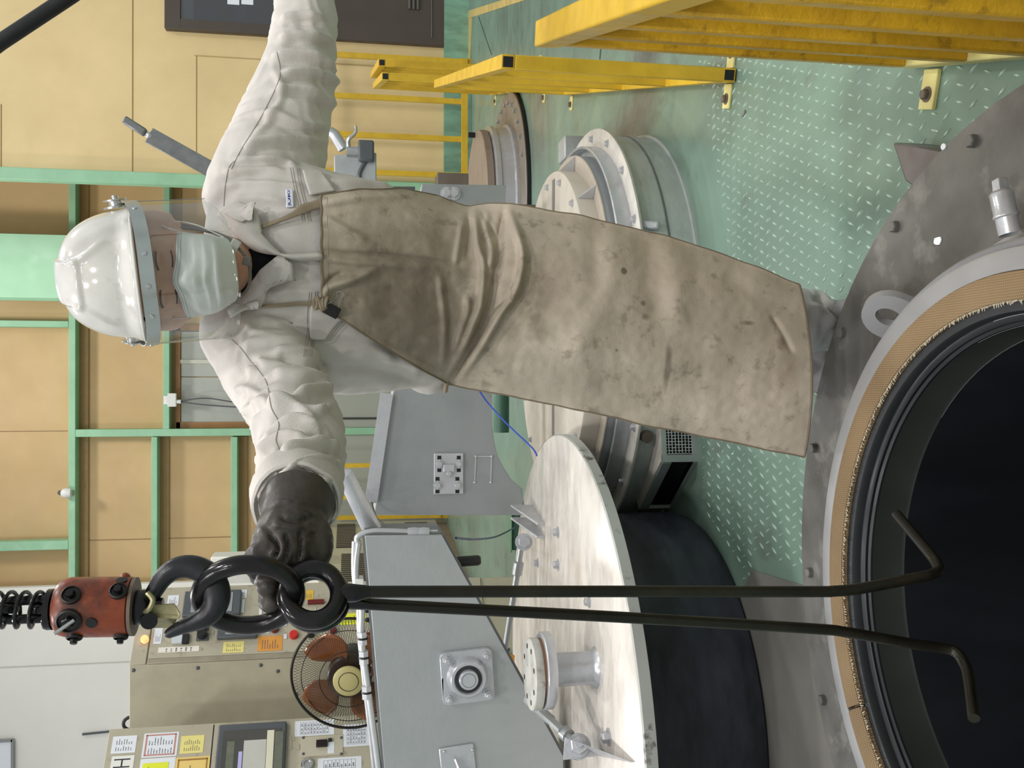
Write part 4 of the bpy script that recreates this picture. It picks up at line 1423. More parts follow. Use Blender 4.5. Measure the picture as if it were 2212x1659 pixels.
kb = knob(FA, 314, 1385, .024, m_lamp_on, 'indicator_lamp', 'lit orange indicator lamp')
knob(FA, 594, 1362, .026, m_dkred, 'push_button', 'dark red push button', h=.04)
knob(FA, 635, 1375, .028, m_red, 'push_button', 'bright red push button', h=.03)
knob(FA, 672, 1374, .022, m_black, 'selector_knob', h=.04)
knob(FA, 720, 1365, .022, m_dkred, 'push_button', h=.03)
for (x0, x1, y0, y1), m_, nm, th in (((400, 424, 1370, 1385), m_grey_plastic, 'selector_plate', .012), ((422, 452, 1350, 1365), m_grey_plastic, 'selector_plate', .012),
                                     ((425, 451, 1371, 1387), m_grey_plastic, 'selector_plate', .012)):
    if nm and x0 > 410:
        panel(FA, nm, (x0, x1, y0, y1), th, m_, ca, .003, NFA)
for x, y in ((438, 1356), (438, 1376)):
    knob(FA, x, y, .03, m_black, 'selector_knob', n=NFA + .012, h=.045)
# two square meters, white face with black lower half
for rect, rb in (((373, 395, 1374, 1394), (395, 409, 1374, 1394)), ((373, 395, 1352, 1368), (395, 409, 1352, 1368))):
    panel(FA, 'meter_face', rect, .02, m_dial, ca, .002, NFA)
    panel(FA, 'meter_base', rb, .022, m_black, ca, .002, NFA)
# wide recorder half hidden by the ring, and tall recorder behind the hook
for i, (x0, x1, y0, y1) in enumerate(((471, 556, 1352, 1384), (398, 521, 1283, 1336))):
    u0, u1, z0, z1 = FA.rect(x0, x1, y0, y1)
    rec = FA.slab(MB(), u0, u1, z0, z1, NFA, NFA + .035).build('recorder', m_grey_plastic, ca, bevel=.006)
    FA.slab(MB(), u0 + .02, u1 - .02, z0 + .05, z1 - .05, NFA + .0351, NFA + .038).build('recorder_window', mat('recorder_glass', (150, 156, 158), .15, var=.1, vscale=8), rec)
    if i:
        FA.slab(MB(), u0 + .03, u1 - .03, z0 + .09, z0 + .2, NFA + .0381, NFA + .039).build('chart_paper', m_paper, rec)
        FA.slab(MB(), u0 + .06, u1 - .06, z1 - .2, z1 - .08, NFA + .0381, NFA + .039).build('scale_window', mat('scale_green', (128, 146, 128), .4), rec)
# name plates
for rect in ((306, 321 - 2, 1384, 1392), (431, 437, 1403, 1406), (400, 404, 1363, 1369), (455, 463, 1364, 1374), (574, 582, 1362, 1370), (612, 620, 1345, 1354), (613, 620, 1372, 1382), (560, 566, 1310, 1345), (522, 528, 1297, 1326)):
    u0, u1, z0, z1 = FA.rect(*rect)
    o = FA.slab(MB(), u0, u1, z0, z1, NFA, NFA + .004).build('name_plate', m_paper if rect[0] > 500 else m_beige_side, ca)
note_face = Face(FA.o + NF * NFA)
note(note_face, (333, 350, 1356, 1391), m_paper, 'tall white label with blue print at the top of the lamp console', 5, 1, 3)
o = note(note_face, (342, 430, 1397, 1408.5), mat('label_cream', (238, 232, 220), .7, var=.02), 'long cream name plate with an arrow along the foot of the lamp console', 6, 2, 4, name='name_plate')
note(note_face, (482, 527, 1386, 1410), m_paper_y, 'yellow memo note under the wide recorder of the lamp console', 8, 2, 5)
note(note_face, (557, 610, 1374, 1406), m_paper_o, 'orange memo note between the recorder and the red buttons', 7, 1, 6)
note(note_face, (655, 677, 1275, 1296), mat('paper_gold', (232, 190, 70), .8), 'golden yellow slip seen through the rod eye', 6, 1, 7)
note(note_face, (722, 790, 1325, 1349), m_paper_lime, 'lime yellow notice on the console above the fan', 8, 1, 8)
note(note_face, (505, 533, 1274, 1292), m_paper, 'white slip with small table to the right of the tall recorder', 5, 2, 9)
note(note_face, (362, 386, 1286, 1308), m_paper, 'white slip behind the hook opening', 5, 1, 10)
u0, u1, z0, z1 = FA.rect(665, 700, 1300, 1308)
FA.slab(MB(), u0, u1, z0, z1, NFA, NFA + .02).build('counter', m_dkred, ca)
FA.slab(MB(), u0 - .15, u0 - .02, z0 + .05, z1 - .05, NFA, NFA + .004).build('name_plate', m_paper, ca)
# lifting eye on top of the next cabinet
# ---- console B : panel with papers, a chart recorder and a big H sign
FB = Face((-1.911, 5.55, 0))
HB = px(237, 1575, 5.55).z
cb = empty('control_cabinet', (-2.3, 5.4, 0), 'beige control cabinet with chart recorder and many papers at the lower left', 'cabinet')
uL = -1.0
pts = [FB.P(uL, 0), FB.P(0, 0), FB.P(0, 0, -.34), FB.P(uL, 0, -.34)]
MB().prism(pts, (0, 0, HB)).build('body', m_beige, cb, bevel=.004)
NB = .0
gz = FB.hit(459, 1600)[1]
FB.slab(MB(), uL, -.01, gz - .003, gz + .003, 0, .001).build('panel_groove', m_black, cb)
u0, u1, z0, z1 = FB.rect(470, 618, 1566, 1655)
u0 = u1 - (z1 - z0) * .92
rec = FB.slab(MB(), u0, u1, z0, z1, 0, .03).build('chart_recorder', m_grey_plastic, cb, bevel=.008)
FB.slab(MB(), u0 + .04, u1 - .04, z0 + .03, z1 - .03, .0301, .033).build('recorder_window', mat('recorder_dark', (78, 76, 72), .12, var=.1), rec)
zr = lambda x: FB.hit(x, 1610)[1]
FB.slab(MB(), u0 + .045, u1 - .05, zr(592), zr(577), .0331, .034).build('chart_paper', mat('chart_cream', (226, 220, 196), .6, var=.02), rec)
FB.slab(MB(), u0 + .045, u1 - .1, zr(576), zr(528), .0331, .0335).build('chart_paper', mat('chart_grey', (196, 194, 186), .5, var=.04), rec)
FB.slab(MB(), u0 + .045, u1 - .16, zr(526), zr(518), .0331, .0338).build('scale', mat('scale_violet', (190, 184, 236), .4, var=.02), rec)
FB.slab(MB(), u0 + .06, u1 - .06, zr(612), zr(594), .0331, .0336).build('scale_window', mat('scale_olive', (108, 112, 96), .4, var=.1, vscale=30), rec)
FB.slab(MB(), u0 + .06, u1 - .1, zr(508), zr(492), .0331, .0336).build('scale_window', mat('scale_olive', (108, 112, 96)), rec)
FBN = Face(FB.o)
note(FBN, (242, 294, 1590, 1627), m_paper, 'white slip with five printed rows at the top corner of the paper cabinet', 7, 2, 11)
hs = FBN.rect(238, 287, 1633, 1686)
o = tag(FBN.slab(MB(), *hs, .0003, .0016).build('letter_sign', mat('sign_white', (236, 234, 226), .6, var=.01)), 'white sign with a big black letter H on the paper cabinet', 'sign')
uc, zc = FBN.hit(263, 1649)
mb = MB()
FBN.slab(mb, uc - .024, uc - .017, zc - .042, zc + .042, .0016, .0022)
FBN.slab(mb, uc + .017, uc + .024, zc - .042, zc + .042, .0016, .0022)
FBN.slab(mb, uc - .018, uc + .018, zc - .004, zc + .004, .0016, .0022)
mb.build('letter', mat('sign_ink', (52, 52, 56), .7, var=0), o)
o = note(FBN, (309, 384, 1583, 1635), m_paper, 'white form with a pale red border on the paper cabinet', 9, 2, 12, border=m_print_r)
note(FBN, (390, 440, 1589, 1627), m_paper_y, 'yellow memo note beside the red bordered form', 8, 2, 13)
note(FBN, (300, 376, 1638, 1700), m_paper, 'white sheet under the red bordered form with a lime note on it', 0)
nf2 = Face(FB.o + NF * .0016)
note(nf2, (306, 362, 1648, 1690), m_paper_lime, 'lime note stuck onto a white sheet of the paper cabinet', 4, 1, 15)
note(FBN, (377, 451, 1635, 1700), m_paper_amber, 'amber coloured form with ruled border beside the lime note', 6, 1, 16, border=mat('amber_border', (170, 130, 70), .8))
note(FBN, (637, 722, 1556, 1589), m_paper, 'white table sheet nearest the fan on the paper cabinet', 9, 3, 17, table=True)
note(FBN, (741, 798, 1564, 1612), m_paper, 'white ruled sheet right beside the lid arm pipes', 7, 4, 18, table=True)
note(FBN, (686, 781, 1636, 1690), m_paper, 'white table sheet at the bottom edge near the key switch', 8, 3, 19, table=True)
pp = panel(FB, 'switch_panel', (650, 741, 1590, 1633), .004, mat('beige_light', (196, 188, 166), .45, var=.03), cb, .001)
o = panel(FB, 'rocker_switch', (683, 707, 1600, 1615), .015, mat('black_switch', (34, 26, 26), .35, var=.05), pp, .002, .004)
panel(FB, 'tape', (708, 722, 1604, 1628), .0012, m_paper, pp, 0, .004)
panel(FB, 'toggle', (709, 717, 1597, 1603), .015, m_black, pp, .002, .004)
for x, y in ((655, 1594), (737, 1594), (655, 1629), (737, 1629)):
    u, z = FB.hit(x, y)
    MB().sphere(FB.P(u, z, .004), .008, 8, 5).build('screw', m_grey_plastic, pp)
u, z = FB.hit(664, 1652)
MB().lathe([(0, 0), (.035, 0), (.035, .012), (.028, .02), (.02, .02), (.018, .008), (0, .008)], FB.P(u, z, 0), 24, frame_to(NF).to_3x3()).build('key_switch', m_steel, cb)
for rect in ((623, 631, 1590, 1620), (630, 636, 1588, 1600), (463, 468, 1623, 1636), (640, 647, 1608, 1620)):
    panel(FB, 'name_plate', rect, .003, m_beige_side, cb)
p = px(262, 1564, 6.3)
ey = MB().tube([Vector((p.x + .04 * math.cos(a), p.y, HA + .055 + .045 * math.sin(a))) for a in [2 * math.pi * k / 20 for k in range(20)]], .011, 8, closed=True)
ey.cyl((p.x, p.y, HA), (p.x, p.y, HA + .02), .02, 12)
part(ey.build('lifting_eye', m_black, ca), 'black lifting eye on top')

# ---- louvred cabinet against the left wall, with a white box on top
cl = empty('louvred_cabinet', (-2.3, 10.4, 0), 'beige floor cabinet with ventilation louvres far behind the gloved hand', 'cabinet')
n0, n1 = pz(1010, 1241, 0), pz(961, 1122, 0)
dd = (n1 - n0).normalized()
nr = Vector((dd.y, -dd.x, 0))
n0 = n0 - dd * 1.0
hL = px(690, 1215, n0.y + 1.2).z
MB().prism([n0, n1, n1 - nr * .4, n0 - nr * .4], (0, 0, hL)).build('body', mat('beige_pale', (206, 196, 166), .5, var=.04, vscale=1.5, dirt=(180, 166, 134), damt=.25), cl, bevel=.01)
MB().prism([n0 + nr * .012, n1 + nr * .012, n1, n0], (0, 0, .12)).build('plinth', mat('brown_plinth', (140, 122, 100), .5, var=.08), cl)


def on_side(x, y, off=0):
    d = ray(x, y)
    t = (n0 + nr * off - CAMP).dot(nr) / d.dot(nr)
    return CAMP + d * t


m_louv = mat('louvre_slat', (120, 110, 92), .5, var=.05)
for (xa, xb, ya, yb) in ((726, 768, 1133, 1184), (736, 790, 1197, 1262), (879, 926, 1130, 1152)):
    A = on_side(xa, yb)
    B = on_side(xa, ya)
    zb_ = on_side(xb, (ya + yb) / 2).z
    bk = MB().prism([Vector((A.x, A.y, zb_)), Vector((B.x, B.y, zb_)), Vector((B.x, B.y, A.z)), Vector((A.x, A.y, A.z))], nr * .004).build('louvre', m_black, cl)
    L = (Vector((B.x, B.y, 0)) - Vector((A.x, A.y, 0)))
    ns = 15
    for k in range(ns):
        q = Vector((A.x, A.y, 0)) + L * ((k + .5) / ns) + nr * .008
        MB().box(q + Vector((0, 0, (zb_ + A.z) / 2)), (.006, L.length / ns * .5, A.z - zb_), frame_to(Vector((0, 0, 1)), L.normalized()).to_3x3() if False else Matrix.Rotation(math.atan2(L.y, L.x) - math.pi / 2, 3, 'Z')).build('slat', m_louv, bk)
YW = 9.9
xa, xb = px(500, 1272, YW).x, px(500, 1198, YW).x
zt_ = px(455, 1230, YW).z
wb = empty('white_cabinet', ((xa + xb) / 2, YW + .2, hL), 'white metal box with a recessed door standing on the louvred cabinet', 'cabinet')
MB().box(((xa + xb) / 2 - .02, YW + .15, (hL + .012 + zt_) / 2), (xb - xa, .3, zt_ - hL - .012)).build('body', m_white_wall, wb, bevel=.01)
MB().box(((xa + xb) / 2, YW - .004, (hL + zt_) / 2), (xb - xa - .12, .01, zt_ - hL - .16)).build('door', mat('white_door', (208, 206, 198), .45, var=.03), wb, bevel=.004)

# ================================================================= ELECTRIC FAN
fc = px(756, 1455, 5.2)
fn = Vector((-.14, -.985, .08)).normalized()
RF = frame_to(fn).to_3x3()
fan = empty('electric_fan', (fc.x, fc.y, 0), 'industrial electric fan with amber blades behind the silver lid arm', 'fan')
RG = .312


def fp(r, a, n):
    return fc + RF @ Vector((r * math.cos(a), r * math.sin(a), n))


circ = lambda r, n, k=72: [fp(r, 2 * math.pi * i / k, n) for i in range(k)]
MB().tube(circ(RG, 0), .0075, 8, closed=True).build('guard_rim', m_wire_dk, fan)
mb = MB()


def gprof(t):                     # front guard dome
    return RG * (1 - t), .085 * math.sin(min(1, t * 1.25) * math.pi / 2)


NS = 110
for k in range(NS):
    a = 2 * math.pi * k / NS
    mb.tube([fp(gprof(t)[0], a + .25 * t, gprof(t)[1]) for t in (0, .12, .28, .5, .72)], .0011, 4)
    mb.tube([fp(RG * (1 - t), a - .2 * t, -.1 * math.sin(min(1, t * 1.2) * math.pi / 2)) for t in (0, .15, .35, .7)], .0011, 4)
o = mb.build('guard_wires', m_wire_dk, fan)
o['kind'] = 'stuff'
for t in (.18, .5):
    r, n = gprof(t)
    MB().tube(circ(r, n), .0024, 6, closed=True).build('guard_ring', m_wire_dk, fan)
MB().lathe([(0, .1), (.075, .1), (.082, .095), (.084, .086), (.06, .08), (0, .08)], fc, 40, RF).build('hub_cap', mat('hub_cream', (178, 166, 112), .4, var=.05), fan)
hcap = bpy.data.objects['hub_cap']
MB().tube([fc + RF @ Vector((.052 * math.cos(2 * math.pi * i / 40), .052 * math.sin(2 * math.pi * i / 40), .1005)) for i in range(40)], .002, 5, closed=True).build('ring_mark', m_wire_dk, hcap)
MB().lathe([(.0, .05), (.11, .05), (.12, .04), (.12, -.02), (0, -.02)], fc, 40, RF).build('blade_hub', mat('hub_dark', (60, 42, 30), .4, var=.1), fan)
for k in range(4):
    a0 = math.radians(30 + 90 * k)
    vs_, n_a, n_r = [], 10, 8
    for i in range(n_r + 1):
        r = .10 + (.275 - .10) * i / n_r
        wid = math.radians(16 + 50 * math.sin(math.pi * min(1, .22 + .62 * i / n_r)))
        for j in range(n_a + 1):
            u = j / n_a - .5
            a = a0 + wid * u + .25 * i / n_r
            vs_.append(fp(r, a, .012 - .085 * u * (1 - .25 * i / n_r)))
    fs = [(i * (n_a + 1) + j, i * (n_a + 1) + j + 1, (i + 1) * (n_a + 1) + j + 1, (i + 1) * (n_a + 1) + j) for i in range(n_r) for j in range(n_a)]
    o = MB().add(vs_, fs).build('blade', mat('amber_blade', (122, 68, 26), .2, var=.1, vscale=6, coat=.4), fan)
    sd = o.modifiers.new('thickness', 'SOLIDIFY')
    sd.thickness = .003
MB().lathe([(0, -.05), (.09, -.05), (.095, -.12), (.08, -.22), (0, -.23)], fc, 32, RF).build('motor', mat('motor_grey', (78, 80, 78), .45, var=.06), fan)
mc = fc - fn * .15
MB().cyl((mc.x, mc.y, .03), (mc.x, mc.y, mc.z - .05), .022, 16).build('pole', m_steel, fan)
MB().lathe([(0, 0), (.24, 0), (.24, .02), (.05, .05), (.03, .09), (0, .09)], (mc.x, mc.y, 0), 40).build('base', m_wire_dk, fan)

# ================================================================= CRANE HOOK, RINGS AND RODS
YH = 1.15
sc = lambda n: n * 1.12 / FPX           # pixels to metres at this depth
hk = empty('crane_hook', px(500, 1290, YH), 'black crane hook under a worn orange swivel housing with spring', 'hook')
axp = lambda x, dy=0: px(x, 1311 + dy, YH)
# housing
a, b = px(118, 1312, YH), px(286, 1310, YH)
RH = frame_to(b - a).to_3x3()
L = (b - a).length
rr = sc(62)
mb = MB().lathe([(0, 0), (rr * .55, 0), (rr * .72, L * .02), (rr * .92, L * .09), (rr, L * .2), (rr * 1.0, L * .93), (rr * .985, L * .98), (rr * .9, L), (0, L)], a, 48, RH)
hs_ = mb.build('swivel_housing', m_orange_iron, hk)
MB().lathe([(0, L), (rr * .98, L), (rr * .98, L * 1.045), (0, L * 1.045)], a, 40, RH).build('bottom_plate', mat('grimy_plate', (120, 104, 92), .5, metal=.2, var=.1), hk)
for xx, yy, r in ((168, 1274, 17), (166, 1326, 22), (170, 1366, 14), (267, 1267, 16), (268, 1366, 13)):
    p = px(xx, yy, YH)
    axisp = a + (b - a) * ((xx - 118) / 168)
    off = p - axisp
    lat = off.x
    lat = max(-rr * .96, min(rr * .96, lat))
    d = Vector((lat, -math.sqrt(max(0, rr * rr - lat * lat)), 0))
    q = axisp + d * .93
    dn = d.normalized()
    rcs = MB().lathe([(0, -.0015), (sc(r) * 1.15, -.0015), (sc(r) * 1.15, .003), (sc(r), .0042), (sc(r) * .95, .001), (0, .001)], q + dn * .0015, 20, frame_to(dn).to_3x3()).build('bolt_recess', mat('grime_black', (30, 24, 22), .5, var=.15, vscale=40), hs_)
    MB().hexbolt(q + dn * .002, dn, sc(r) * .55, .009, False).build('housing_bolt', m_black_gloss, hs_, angle=25)
for xx, yy in ((213, 1330), (268, 1240)):
    p = px(xx, yy, YH)
    axisp = a + (b - a) * ((xx - 118) / 168)
    lat = max(-rr * .95, min(rr * .95, (p - axisp).x))
    d = Vector((lat, -math.sqrt(max(0, rr * rr - lat * lat)), 0))
    MB().lathe([(0, .0), (sc(11), 0), (sc(11), .0012), (0, .0012)], axisp + d, 16, frame_to(d).to_3x3()).build('housing_hole', m_black, hs_)
p = px(268, 1243, YH)
MB().sphere(p + Vector((-.006, .006, 0)), sc(15), 12, 8, (1, 1, .8)).build('housing_ear', m_orange_iron, hs_)
q = px(160, 1340, YH - rr - .006)
MB().bar(q, q + Vector((-.012, -.008, .018)), .003).build('split_pin', m_steel, hs_)
# spring and chain above
mb = MB()
pts = []
turns, n_ = 6.2, 22
for i in range(int(turns * n_)):
    t = i / (turns * n_)
    c = px(-70 + t * 190, 1317, YH)
    ang = 2 * math.pi * i / n_
    pts.append(c + Vector((sc(36) * math.cos(ang), sc(36) * math.sin(ang), 0)))
mb.tube(pts, sc(4.2), 8)
mb.build('spring', m_black_gloss, hk)
MB().lathe([(sc(42), 0), (sc(42), .006), (sc(22), .006), (sc(22), 0)], px(116, 1316, YH), 24).build('spring_seat', m_black_gloss, hk)


def link(cx, cy, hl, hw, r, rot, nm='chain_link'):
    c = px(cx, cy, YH)
    pts = []
    for i in range(32):
        a_ = 2 * math.pi * i / 32
        u = math.cos(a_) * sc(hw)
        v = math.sin(a_) * sc(hw) + (sc(hl - hw) if math.sin(a_) > 0 else -sc(hl - hw))
        pts.append(c + Vector((u * math.cos(rot), u * math.sin(rot), v)))
    return MB().tube(pts, sc(r), 10, closed=True).build(nm, m_black_gloss, hk)


link(55, 1317, 46, 19, 10, .35)
link(112, 1316, 34, 16, 10, 1.8)
link(-22, 1317, 46, 19, 10, 1.8)
# shank, hook body, latch
MB().lathe([(0, 0), (sc(34), 0), (sc(36), .003), (sc(36), .018), (sc(32), .022), (sc(20), .026), (sc(18), .036), (0, .036)], px(289, 1312, YH) + Vector((0, 0, .004)), 28, frame_to(Vector((0, 0, -1))).to_3x3()).build('shank_collar', m_black_gloss, hk)
hp = [(300, 1312, 16), (318, 1300, 18), (334, 1277, 19), (352, 1249, 22), (378, 1229, 25), (408, 1224, 27), (438, 1233, 29), (460, 1255, 31), (469, 1284, 31), (463, 1311, 29), (444, 1332, 25), (418, 1345, 20), (392, 1355, 16.5), (371, 1365, 13), (361, 1371, 10), (357, 1374, 4)]
P_ = smooth_path([(*px(x, y, YH), sc(r) * .92) for x, y, r in hp], 5)
MB().tube([p[:3] for p in P_], [p[3] for p in P_], 18).build('hook_body', mat('hook_black', (38, 38, 42), .42, metal=.25, var=.15, vscale=14, dirt=(64, 62, 64), damt=.35, dscale=16, bump=.0004, bscale=80), hk)
MB().cyl(px(322, 1330, YH + .012), px(322, 1342, YH - .02), sc(17), 20).build('latch_pivot', m_black_gloss, hk)
l = [px(316, 1308, YH - .012), px(376, 1304, YH - .012), px(389, 1326, YH - .014), px(386, 1338, YH - .012), px(318, 1334, YH - .012)]
mb = MB().prism(l, (0, .003, 0))
l2 = [px(322, 1325, YH - .013), px(384, 1329, YH - .013), px(372, 1357, YH + .012), px(326, 1357, YH + .012)]
mb.prism(l2, (0, .003, -.001))
mb.build('safety_latch', m_brass, hk, bevel=.0008)
MB().tube(smooth_path([px(318, 1280, YH - .018), px(330, 1296, YH - .02), px(322, 1316, YH - .02), px(310, 1322, YH - .016)], 5), sc(6), 8).build('latch_spring', m_brass, hk)

# oval master link
cx, cy, A_v, B_h, rt_ = 536, 1285, 104, 64, 20.5
pts = []
for i in range(64):
    a = 2 * math.pi * i / 64
    u, v = math.cos(a), math.sin(a)
    pts.append(px(cx + A_v * u - 2 * v, cy + B_h * v * 1.03, YH + .004 + .030 * v - .004 * u))
tag(MB().tube(pts, sc(rt_), 16, closed=True).build('oval_link', m_black_gloss), 'big black oval steel link hanging in the crane hook', 'link')


def rod(name, label, eye_c, eye_r, eye_t, Y0, tilt, path, neck):
    r = empty(name, px(*eye_c, Y0), label, 'lifting rod')
    pts = []
    for i in range(48):
        a = 2 * math.pi * i / 48
        u, v = math.cos(a), math.sin(a)
        pts.append(px(eye_c[0] + eye_r * u * 1.03, eye_c[1] + eye_r * v, Y0 - tilt * v))
    MB().tube(pts, sc(eye_t), 16, closed=True).build('eye', m_black_gloss, r)
    P_ = smooth_path([tuple(px(x, y, Y)) for x, y, Y in path], 6)
    MB().tube(P_, sc(13.4), 14).build('shaft', m_rod, r)
    w = smooth_path([(*px(x, y, Y), sc(q)) for x, y, Y, q in neck], 5)
    MB().tube([p[:3] for p in w], [p[3] for p in w], 14).build('weld_neck', m_black_gloss, r)
    return r


rod('lifting_rod', 'front black lifting rod whose hooked foot points right into the vessel', (675, 1284), 56, 20.5, YH, .018,
    [(752, 1281, YH), (790, 1278.5, YH), (1300, 1277.5, YH), (1740, 1278, YH), (1800, 1277, YH), (1860, 1271, YH), (1985, 1247, YH), (2012, 1241, YH + .002), (2026, 1233, YH + .008), (2024, 1218, YH + .02), (2005, 1192, YH + .045), (1936, 1110, YH + .12)],
    [(727, 1275, YH, 14), (745, 1280, YH, 20), (765, 1281, YH, 20), (785, 1279, YH, 16), (800, 1278.5, YH, 13.5)])
rod('lifting_rod', 'rear black lifting rod whose hooked foot points left in the vessel', (681, 1291), 57, 20.0, YH + .034, .018,
    [(760, 1298, YH + .032), (800, 1305, YH + .03), (1300, 1331, YH + .03), (1740, 1357, YH + .03), (1830, 1366, YH + .03), (1960, 1389, YH + .03), (2040, 1401, YH + .028), (2066, 1410, YH + .02), (2082, 1432, YH + .004), (2092, 1460, YH - .02), (2104, 1552, YH - .08)],
    [(735, 1298, YH + .034, 14), (755, 1298, YH + .033, 19), (778, 1301, YH + .031, 17), (800, 1305, YH + .03, 13.5)])
# ================================================================= THE WORKER
per = empty('person', (.15, 2.05, 0), 'worker in white helmet, mask, beige jacket and long leather apron holding the oval link', 'person')
dg = lambda: bpy.context.evaluated_depsgraph_get()


def loft(mb, secs, n=28):           # secs: list of rings (list of Vector), closed at both ends
    vs_, m = [], len(secs)
    for r in secs:
        vs_ += r
    fs = []
    for i in range(m - 1):
        for k in range(n):
            fs.append((i * n + k, i * n + (k + 1) % n, (i + 1) * n + (k + 1) % n, (i + 1) * n + k))
    c0 = sum(secs[0], Vector()) / n
    c1 = sum(secs[-1], Vector()) / n
    vs_ += [c0, c1]
    b = m * n
    fs += [(b, (k + 1) % n, k) for k in range(n)] + [(b + 1, (m - 1) * n + k, (m - 1) * n + (k + 1) % n) for k in range(n)]
    mb.add(vs_, fs)


def ell(c, rx, ry, n=28, tilt=0.0, pw=2.0):
    out = []
    for k in range(n):
        a = 2 * math.pi * k / n
        ca, sa = math.cos(a), math.sin(a)
        q = (abs(ca) ** pw + abs(sa) ** pw) ** (-1 / pw)
        out.append(Vector(c) + Vector((rx * ca * q, ry * sa * q, tilt * sa)))
    return out


def fine(secs, k=4):                # interpolate (c..., params...) rows
    return smooth_path(secs, k)


def limb(mb, pts, n=24, k=5, cap=True):       # pts: (x,y,z,r)
    P_ = smooth_path(pts, k)
    mb.tube([p[:3] for p in P_], [p[3] for p in P_], n)
    a, b = P_[0], P_[-1]
    mb.sphere(a[:3], a[3] * .98, 16, 10)
    if cap:
        mb.sphere(b[:3], b[3] * .9, 16, 10)


def merged(mb, voxel, smooth_it, name):
    me = mb.mesh('tmp', None, 180)
    o = bpy.data.objects.new('tmp', me)
    COL.objects.link(o)
    r = o.modifiers.new('r', 'REMESH')
    r.mode = 'VOXEL'
    r.voxel_size = voxel
    if smooth_it:
        s = o.modifiers.new('s', 'SMOOTH')
        s.factor = .5
        s.iterations = smooth_it
    out = bpy.data.meshes.new_from_object(o.evaluated_get(dg()))
    bpy.data.objects.remove(o)
    bpy.data.meshes.remove(me)
    out.name = name
    return out


def coords(me):
    a = np.empty(len(me.vertices) * 3, np.float32)
    me.vertices.foreach_get('co', a)
    return a.reshape(-1, 3).astype(float)


def normals(me):
    a = np.empty(len(me.vertices) * 3, np.float32)
    me.vertices.foreach_get('normal', a)
    return a.reshape(-1, 3).astype(float)


def setco(me, co):
    me.vertices.foreach_set('co', co.astype(np.float32).ravel())
    me.update()


def shade(me, m, ang=180):
    me.polygons.foreach_set('use_smooth', [True] * len(me.polygons))
    if ang < 180:
        me.set_sharp_from_angle(angle=math.radians(ang))
    me.materials.clear()
    me.materials.append(m)


def stroke_field(X, Y, strokes):     # sum of ridges (positive amp) along polylines in photograph pixels
    D = np.zeros(len(X))
    for pts, amp, w, *rest in strokes:
        skew = rest[0] if rest else 0.0
        P_ = np.array([p[:2] for p in smooth_path(pts, 5)])
        lo, hi = P_.min(0) - 4 * w, P_.max(0) + 4 * w
        idx = np.nonzero((X > lo[0]) & (X < hi[0]) & (Y > lo[1]) & (Y < hi[1]))[0]
        if len(idx) == 0:
            continue
        q = np.stack([X[idx], Y[idx]], 1)
        best = np.full(len(idx), 1e9)
        sgn = np.zeros(len(idx))
        tt = np.zeros(len(idx))
        m = len(P_) - 1
        for i in range(m):
            a, b = P_[i], P_[i + 1]
            ab = b - a
            t = np.clip(((q - a) @ ab) / (ab @ ab + 1e-9), 0, 1)
            pr = a + t[:, None] * ab
            d = q - pr
            dist = np.hypot(d[:, 0], d[:, 1])
            sg = np.sign(ab[0] * d[:, 1] - ab[1] * d[:, 0])
            up = dist < best
            best[up] = dist[up]
            sgn[up] = sg[up]
            tt[up] = (i + t[up]) / m
        taper = np.clip(np.minimum(tt, 1 - tt) * 5 + .15, 0, 1)
        sd = best * sgn
        f = np.exp(-(sd / w) ** 2) - .55 * np.exp(-((sd - 1.7 * w * (1 if skew >= 0 else -1)) / (w * 1.1)) ** 2) * (1 if skew else 0)
        D[idx] += amp * taper * f
    return D


# ---------------------------------------------------------------- head frame
yaw, pit, rol = math.radians(14), math.radians(8), math.radians(-4)
RH_ = Matrix.Rotation(-yaw, 3, 'Z') @ Matrix.Rotation(pit, 3, 'X') @ Matrix.Rotation(rol, 3, 'Y')
EYE = px(369, 603, 1.665)
HC = EYE - RH_ @ Vector((0, -.093, 0))
hd = lambda x, y, z: HC + RH_ @ Vector((x, y, z))

# ---------------------------------------------------------------- continuous body (head, neck, trunk, limbs)
mb = MB()
secs = []
hp_ = [(-.110, -.045, .030, .035), (-.102, -.042, .043, .05), (-.084, -.03, .056, .066), (-.058, -.018, .066, .078), (-.03, -.006, .071, .088), (0, 0, .075, .094), (.03, .003, .077, .098), (.06, .006, .076, .097), (.09, .008, .066, .085), (.11, .008, .046, .06), (.12, .008, .02, .03)]
for z, y, rx, ry in [tuple(v) for v in fine(hp_, 3)]:
    secs.append([hd(rx * math.cos(2 * math.pi * k / 28), y + ry * math.sin(2 * math.pi * k / 28), z) for k in range(28)])
loft(mb, secs)
# nose, brow, ears
mb.sphere(hd(0, -.098, -.026), .013, 14, 10, (.9, 1.1, 1.8), RH_)
mb.sphere(hd(0, -.093, -.004), .009, 12, 8, (.9, 1, 2.0), RH_)
for s_ in (-1, 1):
    mb.sphere(hd(.032 * s_, -.086, .017), .011, 14, 8, (2.2, .9, .75), RH_)
    mb.sphere(hd(.042 * s_, -.074, -.028), .02, 14, 8, (1.1, .9, .9), RH_)
    mb.sphere(hd(.096 * s_, .010, .022), .020, 14, 10, (.42, 1.0, 1.75), RH_ @ Matrix.Rotation(-.65 * s_, 3, 'Z'))
    mb.sphere(hd(.084 * s_, .016, .014), .017, 12, 8, (.8, 1.0, 1.5), RH_)
    mb.sphere(hd(.083 * s_, .0, -.012), .011, 12, 8, (.6, 1.0, 1.3), RH_)
nb = px(520, 592, 1.855)
limb(mb, [(*hd(0, .02, -.05), .055), (*hd(0, .035, -.09), .056), (nb.x, nb.y + .055, nb.z, .058), (.212, 1.9, 1.36, .075)], 24, 4)
